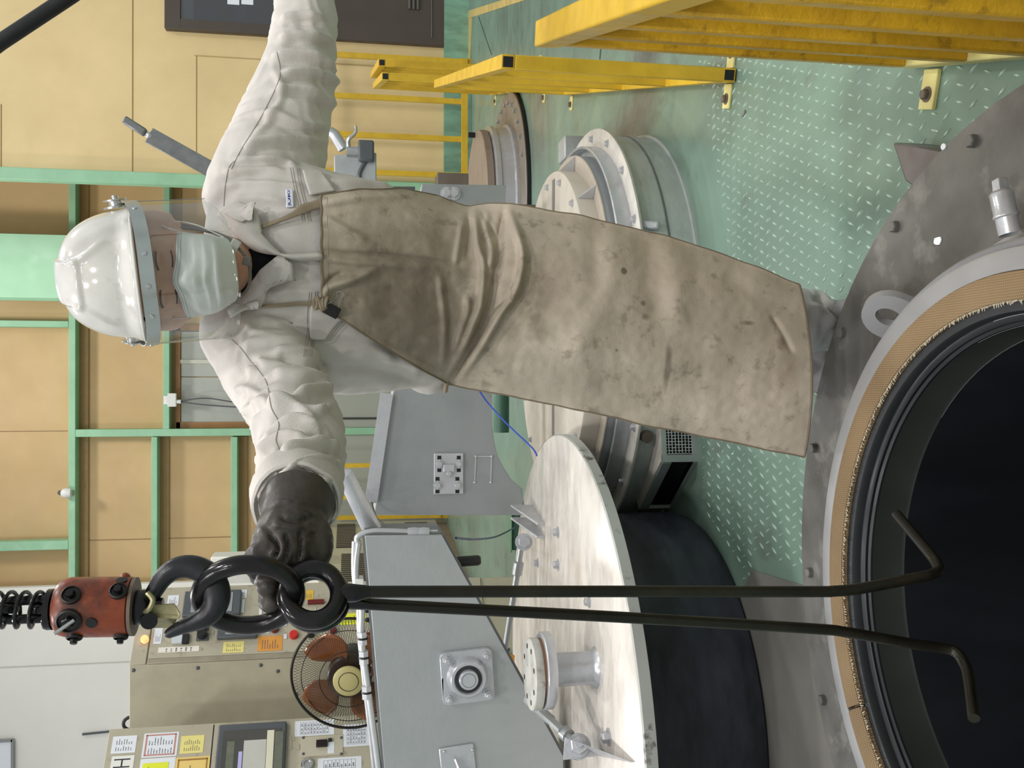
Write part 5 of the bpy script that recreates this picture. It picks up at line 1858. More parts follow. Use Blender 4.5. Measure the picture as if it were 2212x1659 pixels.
trunk = [(.95, .182, 2.0, .145, .09), (1.1, .19, 1.95, .16, .09), (1.25, .203, 1.91, .165, .085), (1.36, .213, 1.905, .14, .07), (1.42, .218, 1.905, .08, .055)]
loft(mb, [ell((cx, cy, z), rx, ry) for z, cx, cy, rx, ry in [tuple(v) for v in fine(trunk, 4)]])
A_pts = [(px(530, 720, 1.88), .088), (px(585, 800, 1.79), .086), (px(632, 888, 1.66), .077), (px(650, 985, 1.47), .066), (px(642, 1088, 1.285), .054)]
B_pts = [(px(545, 430, 1.92), .098), (px(590, 340, 1.95), .102), (px(625, 230, 1.97), .087), (px(655, 100, 2.0), .070), (px(662, -20, 2.0), .060), (px(665, -130, 1.98), .055)]
limb(mb, [(*p, r * .55) for p, r in A_pts] + [(*px(635, 1120, 1.24), .028)], 20, 4)
limb(mb, [(*p, r * .55) for p, r in B_pts], 20, 4)
LEG = [[(.255, 2.03, .88, .10), (.23, 2.01, .62, .085), (.19, 1.99, .42, .07), (.165, 2.06, .22, .066), (.148, 2.10, .07, .064)],
       [(.115, 2.05, .88, .10), (.09, 2.05, .62, .085), (.06, 2.05, .42, .07), (.04, 2.17, .22, .066), (.03, 2.26, .07, .064)]]
for lg in LEG:
    limb(mb, [(x, y, z, r * .7) for x, y, z, r in lg], 20, 4)
me = merged(mb, .0055, 5, 'body')
# eye sockets and closed lids pressed into the face
co, no = coords(me), normals(me)
loc = (co - np.array(HC)) @ np.array(RH_)
for s_ in (-1, 1):
    d2 = ((loc[:, 0] - .032 * s_) / .018) ** 2 + ((loc[:, 2] - .0) / .011) ** 2
    msk = np.exp(-d2) * (loc[:, 1] < -.03)
    co -= no * (msk * .007)[:, None]
    d2 = ((loc[:, 0] - .032 * s_) / .016) ** 2 + ((loc[:, 2] + .001) / .007) ** 2
    co += no * (np.exp(-d2) * (loc[:, 1] < -.03) * .005)[:, None]
setco(me, co)
shade(me, m_skin)
body = link_mesh('body', me, per)
bvh_b = BVHTree.FromObject(body, dg())


def cast(bvh, x, y):
    d = ray(x, y).normalized()
    h = bvh.ray_cast(CAMP, d)
    return h


# eyelid lines and brows follow the face
for s_ in (-1, 1):
    for nm, zz, r, m_, xs in (('eyelid_line', -.004, .0013, m_hair, (-.013, -.007, 0, .007, .013)), ('eyebrow', .018, .0017, mat('brow_brown', (92, 70, 58), .8, var=.2), (-.016, -.008, 0, .008, .015))):
        pts = []
        for dx in xs:
            o_ = hd(.032 * s_ + dx, -.3, zz + (.002 if nm == 'eyebrow' else -.002) * (1 - (dx / .015) ** 2))
            h = bvh_b.ray_cast(o_, (RH_ @ Vector((0, 1, 0))))
            if h[0] is not None:
                pts.append(h[0])
        if len(pts) > 2:
            MB().tube(smooth_path([tuple(p) for p in pts], 4), r, 6).build(nm, m_, body)
# short hair at the temples and neck
mb = MB()
secs = []
for z, y, rx, ry in ((-.06, .06, .045, .035), (-.03, .045, .066, .058), (.01, .03, .077, .075), (.05, .02, .0785, .088)):
    secs.append([hd(rx * math.cos(2 * math.pi * k / 28), y + ry * math.sin(2 * math.pi * k / 28), z) for k in range(28)])
loft(mb, secs)
mb.build('hair', m_hair, per)

# ---------------------------------------------------------------- jacket
mb = MB()
trunk = [(.80, .188, 2.02, .185, .13), (.95, .182, 1.99, .180, .122), (1.06, .188, 1.955, .20, .13), (1.18, .196, 1.915, .218, .135), (1.29, .206, 1.893, .220, .124), (1.37, .214, 1.893, .198, .102), (1.42, .22, 1.905, .160, .078), (1.445, .222, 1.91, .115, .055), (1.455, .222, 1.915, .06, .03)]
loft(mb, [ell((cx, cy, z), rx, ry, pw=2.3) for z, cx, cy, rx, ry in [tuple(v) for v in fine(trunk, 5)]])
limb(mb, [(*p, r) for p, r in A_pts], 28, 6, False)
limb(mb, [(*p, r) for p, r in B_pts], 28, 6)
# bloused hem that bulges over the apron string at the left hip
mb.sphere(px(925, 812, 1.99), .04, 16, 10, (1.0, 1.0, 1.3))
me = merged(mb, .0045, 14, 'jacket')
co, no = coords(me), normals(me)


def chain_param(co, pts):
    P_ = np.array([np.r_[p, r] for p, r in [(np.array(a), b) for a, b in pts]])
    best = np.full(len(co), 1e9)
    T = np.zeros(len(co))
    ANG = np.zeros(len(co))
    L0 = 0
    for i in range(len(P_) - 1):
        a, b = P_[i, :3], P_[i + 1, :3]
        ab = b - a
        L = np.linalg.norm(ab)
        t = np.clip(((co - a) @ ab) / (L * L), 0, 1)
        pr = a + t[:, None] * ab
        d = co - pr
        dist = np.linalg.norm(d, axis=1)
        axis = ab / L
        e1 = np.cross(axis, [0, 0, 1])
        e1 /= np.linalg.norm(e1)
        e2 = np.cross(axis, e1)
        up = dist < best
        best[up] = dist[up]
        T[up] = (L0 + t * L)[up]
        ANG[up] = np.arctan2(d @ e2, d @ e1)[up]
        L0 += L
    return best, T, ANG, L0


dA, tA, aA, LA = chain_param(co, A_pts)
dB, tB, aB, LB = chain_param(co, B_pts)
disp = np.zeros(len(co))
nz = noise.noise
for i in range(len(co)):
    for d_, t_, a_, L_, sd, amp in ((dA[i], tA[i], aA[i], LA, 3.1, .0042), (dB[i], tB[i], aB[i], LB, 9.7, .0042)):
        if d_ < .13 and t_ > .02:
            w_ = nz(Vector((t_ * 7, math.cos(a_) * .9, math.sin(a_) * .9 + sd)))
            f = nz(Vector((t_ * 23 + 2.2 * w_ + math.cos(a_ + sd) * .9, math.cos(a_) * .75 + sd, math.sin(a_) * .75)))
            g = 1 - abs(f) * 2.4
            env = min(1, t_ / .15) * min(1, max(0, .13 - d_) / .03)
            disp[i] += amp * env * (g - .35) * (.55 + .6 * min(1, t_ / (L_ * .7)))
    p = co[i]
    disp[i] += .0035 * nz(Vector((p[0] * 7, p[1] * 7, p[2] * 22))) + .0015 * nz(Vector((p[0] * 30, p[1] * 30, p[2] * 38)))
X, Y, W_ = project(co)
view = co - np.array(CAMP)
face_ = (no * view).sum(1) < .1
S_J = [  # folds of the sleeve that reaches to the link
    ([(718, 838), (680, 845), (646, 860), (612, 878), (588, 893)], .017, 11, 1),
    ([(716, 872), (689, 893), (660, 888), (632, 880), (600, 890), (566, 915), (553, 950)], .013, 9, 1),
    ([(700, 930), (649, 909), (603, 925), (566, 962)], .011, 8, 1),
    ([(700, 958), (658, 947), (610, 946), (576, 972), (566, 992)], .011, 8, 1),
    ([(733, 976), (689, 961), (640, 968), (605, 985)], .012, 8, 1),
    ([(736, 1003), (670, 994), (622, 1014), (600, 1030)], .011, 7, 1),
    ([(722, 1048), (689, 1031), (640, 1028), (606, 1042), (588, 1068)], .012, 8, 1),
    ([(716, 800), (668, 786), (610, 768), (560, 772)], -.012, 10),
    ([(720, 822), (680, 812), (630, 806), (590, 815)], .010, 12),
    ([(563, 797), (541, 779), (519, 800), (503, 836)], -.010, 8),
    ([(612, 760), (560, 785), (530, 806)], .009, 9), ([(497, 722), (480, 745), (468, 764)], .006, 6),
    ([(560, 850), (530, 838), (512, 846)], .008, 8), ([(585, 860), (548, 876), (530, 896)], .009, 8),
    ([(655, 738), (600, 734), (545, 737), (520, 752)], .005, 7), ([(690, 770), (640, 750), (590, 752)], .005, 7),
    ([(760, 760), (840, 770), (915, 795)], .008, 12), ([(730, 800), (800, 800), (900, 825)], -.007, 10),
    ([(720, 765), (790, 745), (850, 780)], .006, 10),
    # folds of the other sleeve
    ([(587, 125), (641, 116), (690, 126), (722, 150)], .013, 9, 1), ([(606, 163), (650, 155), (700, 162), (730, 184)], .012, 9, 1),
    ([(604, 86), (640, 76), (690, 80), (722, 92)], .012, 8, 1), ([(608, 40), (650, 32), (700, 40)], .011, 8, 1),
    ([(582, 200), (640, 190), (690, 205), (722, 232)], .010, 9, 1), ([(527, 322), (570, 304), (620, 298), (702, 306)], .011, 10, 1),
    ([(506, 346), (560, 343), (610, 346), (640, 362)], .009, 8, 1), ([(550, 250), (600, 250), (650, 270), (712, 274)], .009, 10, 1),
    ([(480, 372), (560, 365), (650, 370)], .008, 9, 1), ([(590, 150), (610, 200), (580, 260), (540, 310)], .006, 8),
    # chest
    ([(480, 402), (540, 394), (610, 398), (660, 410)], .005, 8), ([(500, 430), (560, 428), (620, 438)], .005, 8),
    ([(540, 470), (600, 462), (670, 452)], .005, 8), ([(570, 600), (620, 588), (690, 600)], .006, 9), ([(580, 640), (630, 628), (690, 632)], .005, 8),
    ([(560, 690), (620, 700), (690, 705)], .006, 9), ([(530, 700), (560, 720), (640, 720)], .005, 8),
    ([(700, 392), (760, 396), (860, 402)], .006, 9)]
sf = stroke_field(X, Y, S_J)
disp += np.where(face_, sf * 1.15, 0)
co += no * disp[:, None]
setco(me, co)
shade(me, m_jacket)
jacket = link_mesh('jacket', me, per)
bvh_j = BVHTree.FromObject(jacket, dg())
part(jacket, 'light beige work jacket')


def onj(x, y, off=0.0, bvh=None):
    h = cast(bvh or bvh_j, x, y)
    if h[0] is None:
        return None
    n = h[1] if h[1].dot(ray(x, y)) < 0 else -h[1]
    return h[0] + n * off - ray(x, y).normalized() * off * .5


def seam(pts, r=.0008, m=m_seam, off=.0004, parent=None, name='seam', bvh=None):
    P_ = [p[:2] for p in smooth_path(pts, 8)]
    q = [onj(p[0], p[1], off, bvh) for p in P_]
    q = [v for v in q if v is not None]
    if len(q) > 2:
        return MB().tube(q, r, 5).build(name, m, parent or jacket)


def patch(L, R, off, nu, nv, m, name, parent, thick=.0016, bvh=None, edge_off=None, limit=.03):   # strip between two pixel polylines laid on the jacket
    L_ = [np.array(p[:2]) for p in smooth_path(L, 8)]
    R_ = [np.array(p[:2]) for p in smooth_path(R, 8)]
    pk = lambda A, t: A[min(len(A) - 1, int(t))] * (1 - (t - int(t))) + A[min(len(A) - 1, int(t) + 1)] * (t - int(t))
    grid, ok = [], True
    last = None
    for i in range(nv + 1):
        a, b = pk(L_, i / nv * (len(L_) - 1)), pk(R_, i / nv * (len(R_) - 1))
        row = []
        for j in range(nu + 1):
            q = a * (1 - j / nu) + b * (j / nu)
            o_ = off(j / nu, i / nv) if callable(off) else off
            p = onj(q[0], q[1], o_, bvh)
            if p is None or (last is not None and abs(p.y - last.y) > limit):
                p = px(q[0], q[1], last.y if last else 1.8)
            last = p
            row.append(p)
        last = row[0]
        grid.append(row)
    for _ in range(2):
        g2 = [[v.copy() for v in r] for r in grid]
        for i in range(nv + 1):
            for j in range(nu + 1):
                ns = [grid[a][b] for a, b in ((i - 1, j), (i + 1, j), (i, j - 1), (i, j + 1)) if 0 <= a <= nv and 0 <= b <= nu]
                d = ray(*[float(v) for v in (0, 0)])
                avg = sum((v.y for v in ns)) / len(ns)
                p = grid[i][j]
                t = (avg * .5 + p.y * .5) / p.y
                g2[i][j] = CAMP + (p - CAMP) * t
        grid = g2
    vs_ = [v for r in grid for v in r]
    fs = [(i * (nu + 1) + j, i * (nu + 1) + j + 1, (i + 1) * (nu + 1) + j + 1, (i + 1) * (nu + 1) + j) for i in range(nv) for j in range(nu)]
    o = MB().add(vs_, fs).build(name, m, parent, angle=60)
    s = o.modifiers.new('thickness', 'SOLIDIFY')
    s.thickness = thick
    s.offset = 0
    return o, grid


# sleeve and yoke seams
seam([(500, 734), (520, 752), (541, 780), (575, 825), (586, 880), (602, 915), (596, 950), (602, 975), (596, 1010), (606, 1035)])
seam([(598, 112), (604, 165), (576, 230), (545, 285), (520, 325), (500, 365)])
seam([(510, 345), (495, 362), (487, 400), (484, 440), (485, 462)])
for dx in (0, 5, 13, 18):
    seam([(627 + dx, 362), (634 + dx, 400), (644 + dx, 440), (654 + dx, 478)], .0005)
    seam([(668 + dx, 630), (664 + dx, 680), (663 + dx, 720), (655 + dx, 770)], .0005)
# pocket flaps
fl, g_ = patch([(688, 642), (672, 660), (668, 690), (668, 735)], [(740, 690), (726, 702), (712, 720), (703, 733)], .004, 10, 14, m_jacket, 'pocket_flap', jacket, .003)
seam([(672, 737), (700, 735), (716, 716), (734, 696)], .0009, off=.007)
fl, g_ = patch([(653, 372), (656, 384), (660, 400), (668, 425)], [(690, 372), (700, 382), (714, 398), (724, 416)], .004, 10, 14, m_jacket, 'pocket_flap', jacket, .003)
seam([(690, 374), (700, 386), (716, 402)], .0012, off=.006)
# name patch with lettering
npch, g_ = patch([(617, 412), (618, 451)], [(633, 411), (635, 450)], .003, 6, 12, mat('patch_white', (226, 228, 236), .7, var=.01), 'name_patch', jacket, .0012)
GP = g_


def on_patch(u, v, n=.0012):       # u along the text (left to right), v up
    nv, nu = len(GP) - 1, len(GP[0]) - 1
    i, j = (1 - u) * nv, (1 - v) * nu
    i0, j0 = min(nv - 1, int(i)), min(nu - 1, int(j))
    a, b = i - i0, j - j0
    p = (GP[i0][j0] * (1 - a) * (1 - b) + GP[i0 + 1][j0] * a * (1 - b) + GP[i0][j0 + 1] * (1 - a) * b + GP[i0 + 1][j0 + 1] * a * b)
    return p - ray(625, 430).normalized() * n


fc_ = bpy.data.curves.new('JUKI', 'FONT')
fc_.body = 'JUKI'
fc_.size = 1
fc_.offset = .028
fc_.resolution_u = 3
fo = bpy.data.objects.new('txt', fc_)
COL.objects.link(fo)
tm = bpy.data.meshes.new_from_object(fo.evaluated_get(dg()))
bpy.data.objects.remove(fo)
tv = coords(tm)
lo, hi = tv.min(0), tv.max(0)
for i, v in enumerate(tv):
    u = .09 + .84 * (v[0] - lo[0]) / (hi[0] - lo[0])
    w = .30 + .42 * (v[1] - lo[1]) / (hi[1] - lo[1])
    tv[i] = on_patch(u, 1 - w if False else w)
setco(tm, tv)
shade(tm, m_print_b, 30)
link_mesh('lettering', tm, npch)

# undershirt in the open neck, collar leaves, front placket
us, _ = patch([(528, 545), (522, 580), (520, 610), (528, 645)], [(560, 530), (612, 548), (590, 575), (545, 640)], .004, 12, 14, m_shirt, 'undershirt', per, .003)
cl1, _ = patch([(478, 470), (500, 492), (525, 520), (560, 545), (612, 552), (690, 548)], [(520, 440), (560, 462), (570, 500), (575, 515), (625, 560), (695, 563)], lambda u, v: .010 + .008 * math.sin(math.pi * u), 12, 28, m_jacket, 'collar', jacket, .004)
cl2, _ = patch([(612, 548), (580, 575), (555, 605), (530, 640), (495, 668)], [(640, 600), (590, 625), (575, 650), (560, 668), (500, 690)], lambda u, v: .010 + .006 * math.sin(math.pi * u), 12, 24, m_jacket, 'collar', jacket, .004)
lf, _ = patch([(545, 655), (555, 652), (568, 650), (569, 666)], [(505, 700), (530, 692), (555, 678), (570, 668)], .02, 10, 10, m_jacket, 'collar_tip', jacket, .003)
lf, _ = patch([(498, 470), (530, 462), (555, 445), (560, 452)], [(535, 488), (545, 480), (556, 472), (560, 462)], .022, 10, 10, m_jacket, 'collar_tip', jacket, .003)
seam([(545, 640), (580, 602), (612, 560), (650, 556), (690, 566)], .0016, off=.004)
# cuff of the near sleeve
cA = px(640, 1086, 1.288)
dAx = (px(636, 1110, 1.25) - px(648, 1010, 1.42)).normalized()
mb = MB()
RC = frame_to(dAx).to_3x3()
prof = [(.052, -.06), (.0615, -.05), (.0625, -.03), (.0605, -.008), (.0585, .002), (.055, .004), (.051, .0), (.048, -.02)]
mb.lathe(prof, cA, 40, RC)
cf = mb.build('cuff', m_jacket, jacket)
c2_ = coords(cf.data)
for i, v in enumerate(c2_):
    q = Vector(v)
    c2_[i] = v + np.array((q - cA).normalized()) * .004 * nz(q * 40)
setco(cf.data, c2_)

# ---------------------------------------------------------------- trousers, boots
mb = MB()
for lg in LEG:
    limb(mb, lg, 26, 5)
loft(mb, [ell((.185, 2.03, z), rx, ry) for z, rx, ry in ((.78, .17, .12), (.86, .18, .125), (.95, .165, .11))])
me = merged(mb, .008, 6, 'trousers')
co, no = coords(me), normals(me)
for i in range(len(co)):
    p = co[i]
    f = nz(Vector((p[0] * 9, p[1] * 9, p[2] * 24)))
    co[i] += no[i] * (.010 * (1 - abs(f) * 2.2) * (1 if p[2] < .5 else .4))
X, Y, W_ = project(co)
vis_ = (no * (co - np.array(CAMP))).sum(1) < .1
sf = stroke_field(X, Y, [([(1748, 660), (1772, 675), (1795, 700)], .02, 10), ([(1760, 640), (1785, 662), (1800, 690)], -.018, 8), ([(1800, 646), (1790, 690), (1800, 730)], .012, 10)])
co += no * np.where(vis_, sf, 0)[:, None]
setco(me, co)
shade(me, m_trouser)
trousers = link_mesh('trousers', me, per)
for lg in LEG:
    x, y, z, r = lg[-1]
    mb = MB()
    secs = []
    for yy, w, h in ((y + .09, .03, .05), (y + .07, .045, .08), (y + .02, .05, .1), (y - .05, .05, .085), (y - .11, .052, .06), (y - .15, .045, .05), (y - .17, .025, .03)):
        secs.append([Vector((x + w * math.cos(2 * math.pi * k / 20), yy, max(0.0, h * .5 + h * .62 * math.sin(2 * math.pi * k / 20)))) for k in range(20)])
    loft(mb, secs, 20)
    mb.build('boot', m_boot, per)

# ---------------------------------------------------------------- apron
bvh_t = BVHTree.FromObject(trousers, dg())
ED = [((697, 662), (694, 421), 1.768, .03), ((765, 708), (775, 410), 1.770, .06), ((850, 763), (865, 408), 1.80, .085), ((925, 806), (945, 424), 1.835, .10), ((966, 829), (1012, 447), 1.85, .115), ((1010, 838), (1050, 440), 1.845, .11), ((1080, 850), (1100, 440), 1.82, .095),
      ((1250, 885), (1270, 470), 1.795, .085), ((1430, 925), (1440, 511), 1.795, .075), ((1590, 957), (1590, 560), 1.80, .07), ((1737, 986), (1726, 614), 1.80, .06)]
TS = [0, .07, .15, .225, .28, .32, .39, .55, .72, .86, 1]
NR, NC = 320, 150


def lerp_edges(t):
    rows = np.array([(*a, *b, y_, w_) for a, b, y_, w_ in ED], float)
    # monotone-ish smooth interpolation over TS
    out = []
    for c in range(rows.shape[1]):
        out.append(np.interp(t, TS, rows[:, c]))
    return out


ts = np.linspace(0, 1, NR + 1)
E6 = np.array([lerp_edges(t) for t in ts])
ker = np.array([1, 2, 3, 4, 3, 2, 1], float)
ker /= ker.sum()
E6s = E6.copy()
for c in range(6):
    pad = np.pad(E6[:, c], 3, mode='edge')
    E6s[:, c] = np.convolve(pad, ker, 'valid')
E6s[0], E6s[-1] = E6[0], E6[-1]
ss = np.linspace(0, 1, NC + 1)
PXg = np.zeros((NR + 1, NC + 1))
PYg = np.zeros_like(PXg)
YD = np.zeros_like(PXg)
for i in range(NR + 1):
    xl, yl, xr, yr, yc, wr = E6s[i]
    PXg[i] = xl + (xr - xl) * ss
    PYg[i] = yl + (yr - yl) * ss
    t = ts[i]
    hem = max(0, (t - .9) / .1) ** 2
    PXg[i] += hem * 22 * np.sin(np.pi * ss) ** .8
    q = (ss - .46) * 2
    YD[i] = yc + wr * np.abs(q) ** 2.6
    if t < .02:
        PXg[i] += .8 * np.sin(ss * 31) * (1 - t / .02)
# small wobble of the free edges
for i in range(NR + 1):
    w = nz(Vector((ts[i] * 18, 0, 3.3))) * 3
    PYg[i] += (1 - ss) ** 3 * w + ss ** 3 * nz(Vector((ts[i] * 18, 5, 3.3))) * 3
for i in range(NR + 1):
    for j in range(NC + 1):
        for b_ in (bvh_j, bvh_t):
            h = cast(b_, PXg[i, j], PYg[i, j])
            if h[0] is not None and h[0].y > 1.5:
                YD[i, j] = min(YD[i, j], h[0].y - .016)
for _ in range(10):
    p = np.pad(YD, 1, mode='edge')
    sm = (p[:-2, 1:-1] + p[2:, 1:-1] + p[1:-1, :-2] + p[1:-1, 2:]) / 4
    YD = np.minimum(YD + .0015, sm)
S_A = [([(1090, 452), (1084, 500), (1081, 540), (1070, 610), (1053, 680), (1016, 750), (974, 818)], -.026, 12),
       ([(1098, 455), (1116, 500), (1128, 546), (1124, 595), (1108, 640), (1080, 680), (1040, 750), (990, 822)], .017, 11),
       ([(1024, 446), (1028, 490), (1032, 526), (1044, 574), (1039, 652), (1025, 694), (1002, 750), (964, 820)], .014, 9),
       ([(1050, 460), (1052, 500), (1062, 545), (1056, 580)], .010, 9), ([(1040, 455), (1062, 500), (1078, 520)], -.008, 7),
       ([(1010, 450), (1012, 500), (1008, 560)], -.008, 8),
       ([(1104, 645), (1080, 664), (1054, 683)], -.012, 6), ([(997, 480), (990, 530), (983, 572)], .006, 7), ([(1008, 640), (1010, 670), (996, 712), (980, 760)], .007, 8),
       ([(948, 590), (960, 700), (955, 790)], .006, 10),
       ([(702, 470), (740, 490), (792, 518)], .007, 9), ([(696, 540), (750, 547), (820, 550), (932, 563), (1000, 572)], -.006, 9), ([(696, 556), (760, 566), (850, 572), (950, 582)], .006, 10),
       ([(695, 648), (712, 622), (764, 604), (820, 580)], .011, 12), ([(695, 625), (716, 600), (740, 590)], -.007, 8), ([(690, 440), (800, 425), (900, 420)], .006, 12),
       ([(940, 430), (975, 424), (1000, 432)], .006, 8), ([(740, 700), (840, 750), (940, 800)], .004, 9),
       ([(1292, 478), (1286, 540), (1292, 610), (1270, 680)], -.010, 24), ([(1322, 480), (1318, 560), (1300, 640), (1260, 720), (1240, 790)], .011, 24),
       ([(1395, 500), (1400, 560), (1412, 640), (1425, 690)], -.013, 26), ([(1458, 520), (1462, 600), (1458, 660), (1478, 720)], .009, 22),
       ([(1180, 560), (1190, 640), (1170, 720)], -.008, 26), ([(1210, 800), (1330, 808), (1480, 818), (1620, 840)], -.008, 26), ([(1240, 740), (1340, 760), (1450, 790), (1600, 800)], .008, 26),
       ([(1480, 690), (1540, 670), (1640, 690)], -.006, 22), ([(1560, 590), (1620, 640), (1720, 660)], -.008, 20), ([(1520, 740), (1620, 760), (1740, 790)], .008, 22),
       ([(1664, 680), (1690, 720), (1712, 766)], -.006, 8), ([(1130, 700), (1180, 740), (1250, 770)], .006, 22), ([(1110, 780), (1180, 800), (1300, 830)], .007, 20)]
dd_ = stroke_field(PXg.ravel(), PYg.ravel(), [(a_, b_ * ((1.35 if b_ > 0 else 1.2) if c_[0] < 15 else .72), c_[0] * (.72 if c_[0] < 15 else 1.15), *c_[1:]) for a_, b_, *c_ in S_A]).reshape(PXg.shape)
edge = np.clip(np.minimum(ss, 1 - ss) * 14 + .25, 0, 1)[None, :]
nzv = np.array([[.0035 * nz(Vector((PXg[i, j] / 60, PYg[i, j] / 60, 1.7))) + .0012 * nz(Vector((PXg[i, j] / 18, PYg[i, j] / 18, 4.2))) for j in range(NC + 1)] for i in range(NR + 1)])
YF = YD - dd_ * edge - nzv
# keep the folds clear of the clothes beneath
vs_ = []
for i in range(NR + 1):
    for j in range(NC + 1):
        vs_.append(px(PXg[i, j], PYg[i, j], min(YF[i, j], YD[i, j] + .015)))
fs = [(i * (NC + 1) + j, i * (NC + 1) + j + 1, (i + 1) * (NC + 1) + j + 1, (i + 1) * (NC + 1) + j) for i in range(NR) for j in range(NC)]


def apron_mat():
    m = mat('leather_apron', (196, 184, 166), .82, var=.07, vscale=9, dirt=(152, 140, 120), damt=.5, dscale=5.5, dedge=.18, dirt2=(112, 100, 84), d2amt=.45, d2scale=26, bump=.0006, bscale=160, spec=.2, rvar=.05)
    nt = m.node_tree
    N, L = nt.nodes, nt.links
    p = N['Principled BSDF']
    src = p.inputs['Base Color'].links[0].from_socket
    tc = N.new('ShaderNodeTexCoord')

    blot = lambda *a: blot_on(N, L, tc, *a)

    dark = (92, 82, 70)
    src = blot(src, px(880, 660, 1.8), .21, (108, 99, 85), .72, (1.0, .3, .75), .8)        # oily bib, also darkened for the shade of its forward lean
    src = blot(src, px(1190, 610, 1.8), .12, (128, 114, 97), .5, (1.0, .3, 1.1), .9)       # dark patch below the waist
    src = blot(src, px(1353, 583, 1.8), .0085, dark, .75, (1, .3, 1), .35)                 # round spot
    src = blot(src, px(1441, 790, 1.8), .010, dark, .6, (.16, .2, 1), .5)                  # long smear
    src = blot(src, px(1390, 655, 1.8), .007, dark, .6, (1, .3, 1), .5)
    src = blot(src, px(1392, 684, 1.8), .009, dark, .5, (1, .3, .8), .6)
    src = blot(src, px(1330, 757, 1.8), .005, dark, .6, (1, .3, 1), .5)
    src = blot(src, px(1620, 697, 1.8), .007, dark, .6, (1, .3, .35), .5)
    src = blot(src, px(1690, 740, 1.8), .009, (110, 84, 66), .5, (.5, .3, .6), .7)
    src = blot(src, px(785, 628, 1.8), .005, (50, 44, 40), .7, (1, .3, 1), .5)
    src = blot(src, px(1700, 800, 1.8), .03, (120, 94, 72), .4, (.6, .3, 1), .9)
    L.new(src, p.inputs['Base Color'])
    return m


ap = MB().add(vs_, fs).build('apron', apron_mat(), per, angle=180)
s = ap.modifiers.new('thickness', 'SOLIDIFY')
s.thickness = .003
s.offset = 0
part(ap, 'long stained tan leather apron')
bvh_a = BVHTree.FromObject(ap, dg())
gv = lambda i, j: vs_[i * (NC + 1) + j]
m_hem = mat('apron_hem', (132, 118, 98), .85, var=.12, vscale=60, dirt=(84, 72, 58), damt=.5, dscale=60)
MB().tube([gv(NR, j) for j in range(NC + 1)], .0028, 6).build('hem', m_hem, ap)
MB().tube([gv(i, 0) for i in range(NR + 1)], .0024, 6).build('hem', m_hem, ap)
MB().tube([gv(i, NC) for i in range(NR + 1)], .0022, 6).build('hem', m_hem, ap)
MB().tube([gv(0, j) for j in range(NC + 1)], .003, 6).build('hem', m_hem, ap)
MB().tube([gv(4, j) for j in range(NC + 1)], .0018, 5).build('hem', m_hem, ap)
# straps
m_apstrap = mat('apron_strap', (150, 136, 114), .85, var=.08, vscale=20)
patch([(700, 428), (660, 445), (610, 468), (562, 492)], [(697, 452), (660, 462), (612, 480), (564, 499)], .007, 4, 24, m_apstrap, 'neck_strap', ap, .003)
seam([(692, 656), (650, 656), (600, 660), (568, 662)], .004, m_apstrap, .004, ap, 'neck_cord')
kn_ = px(694, 656, 1.755)
mb = MB()
for k in range(5):
    c = kn_ + Vector((.002 * math.sin(k * 2), -.004, .010 - .005 * k))
    mb.tube([c + Vector((.010 * math.cos(2 * math.pi * i / 14), .008 * math.sin(2 * math.pi * i / 14), .003 * math.sin(2 * math.pi * i / 14 + k))) for i in range(14)], .0035, 6, closed=True)
mb.build('cord_knot', m_apstrap, ap)
w0 = gv(int(.283 * NR), 0)
MB().tube(smooth_path([w0 + Vector((.012, -.004, .0)), w0 + Vector((-.008, .006, .004)), w0 + Vector((-.014, .05, .0)), w0 + Vector((.02, .12, -.01))], 5), .005, 8).build('waist_tie', m_apstrap, ap)

# binder clip on the corner of the bib
cc = gv(int(.028 * NR), 1) + Vector((0, -.006, 0))
clp = empty('binder_clip', cc, 'black binder clip with silver wire arms on the corner of the apron bib', 'clip')
u_ = (px(735, 686, 1.757) - px(700, 668, 1.757)).normalized()
v_ = Vector((0, -1, 0)).cross(u_).normalized()
if v_.x < 0:
    v_ = -v_
nn_ = Vector((0, -1, 0))
bp = px(716, 671, 1.757)
w2, hgt = .0145, .0105
MB().add([bp + u_ * a + v_ * b + nn_ * c for a, b, c in ((-w2, -hgt, -.004), (w2, -hgt, -.004), (w2, -hgt, .008), (-w2, -hgt, .008), (-w2, hgt, -.001), (w2, hgt, -.001), (w2, hgt, .004), (-w2, hgt, .004))],
         [(3, 2, 1, 0), (4, 5, 6, 7), (0, 1, 5, 4), (1, 2, 6, 5), (2, 3, 7, 6), (3, 0, 4, 7)]).build('clip_body', m_black_gloss, clp, bevel=.0012)
e = bp + v_ * hgt + nn_ * .003
arm = [e - u_ * .008, e - u_ * .004 + v_ * .016, e - u_ * .007 + v_ * .022, e - u_ * .002 + v_ * .028, e + u_ * .004 + v_ * .027, e + u_ * .006 + v_ * .021, e + u_ * .003 + v_ * .016, e + u_ * .008]
MB().tube(smooth_path([tuple(p) for p in arm], 4), .0008, 6).build('wire_arm', m_steel, clp)
MB().tube([bp - u_ * .016 + v_ * .012 + nn_ * .004 + (u_ * math.cos(2 * math.pi * k / 20) + v_ * math.sin(2 * math.pi * k / 20)) * .0065 for k in range(20)], .0008, 6, closed=True).build('wire_arm', m_steel, clp)

# ---------------------------------------------------------------- gloves (one continuous skinned mesh)


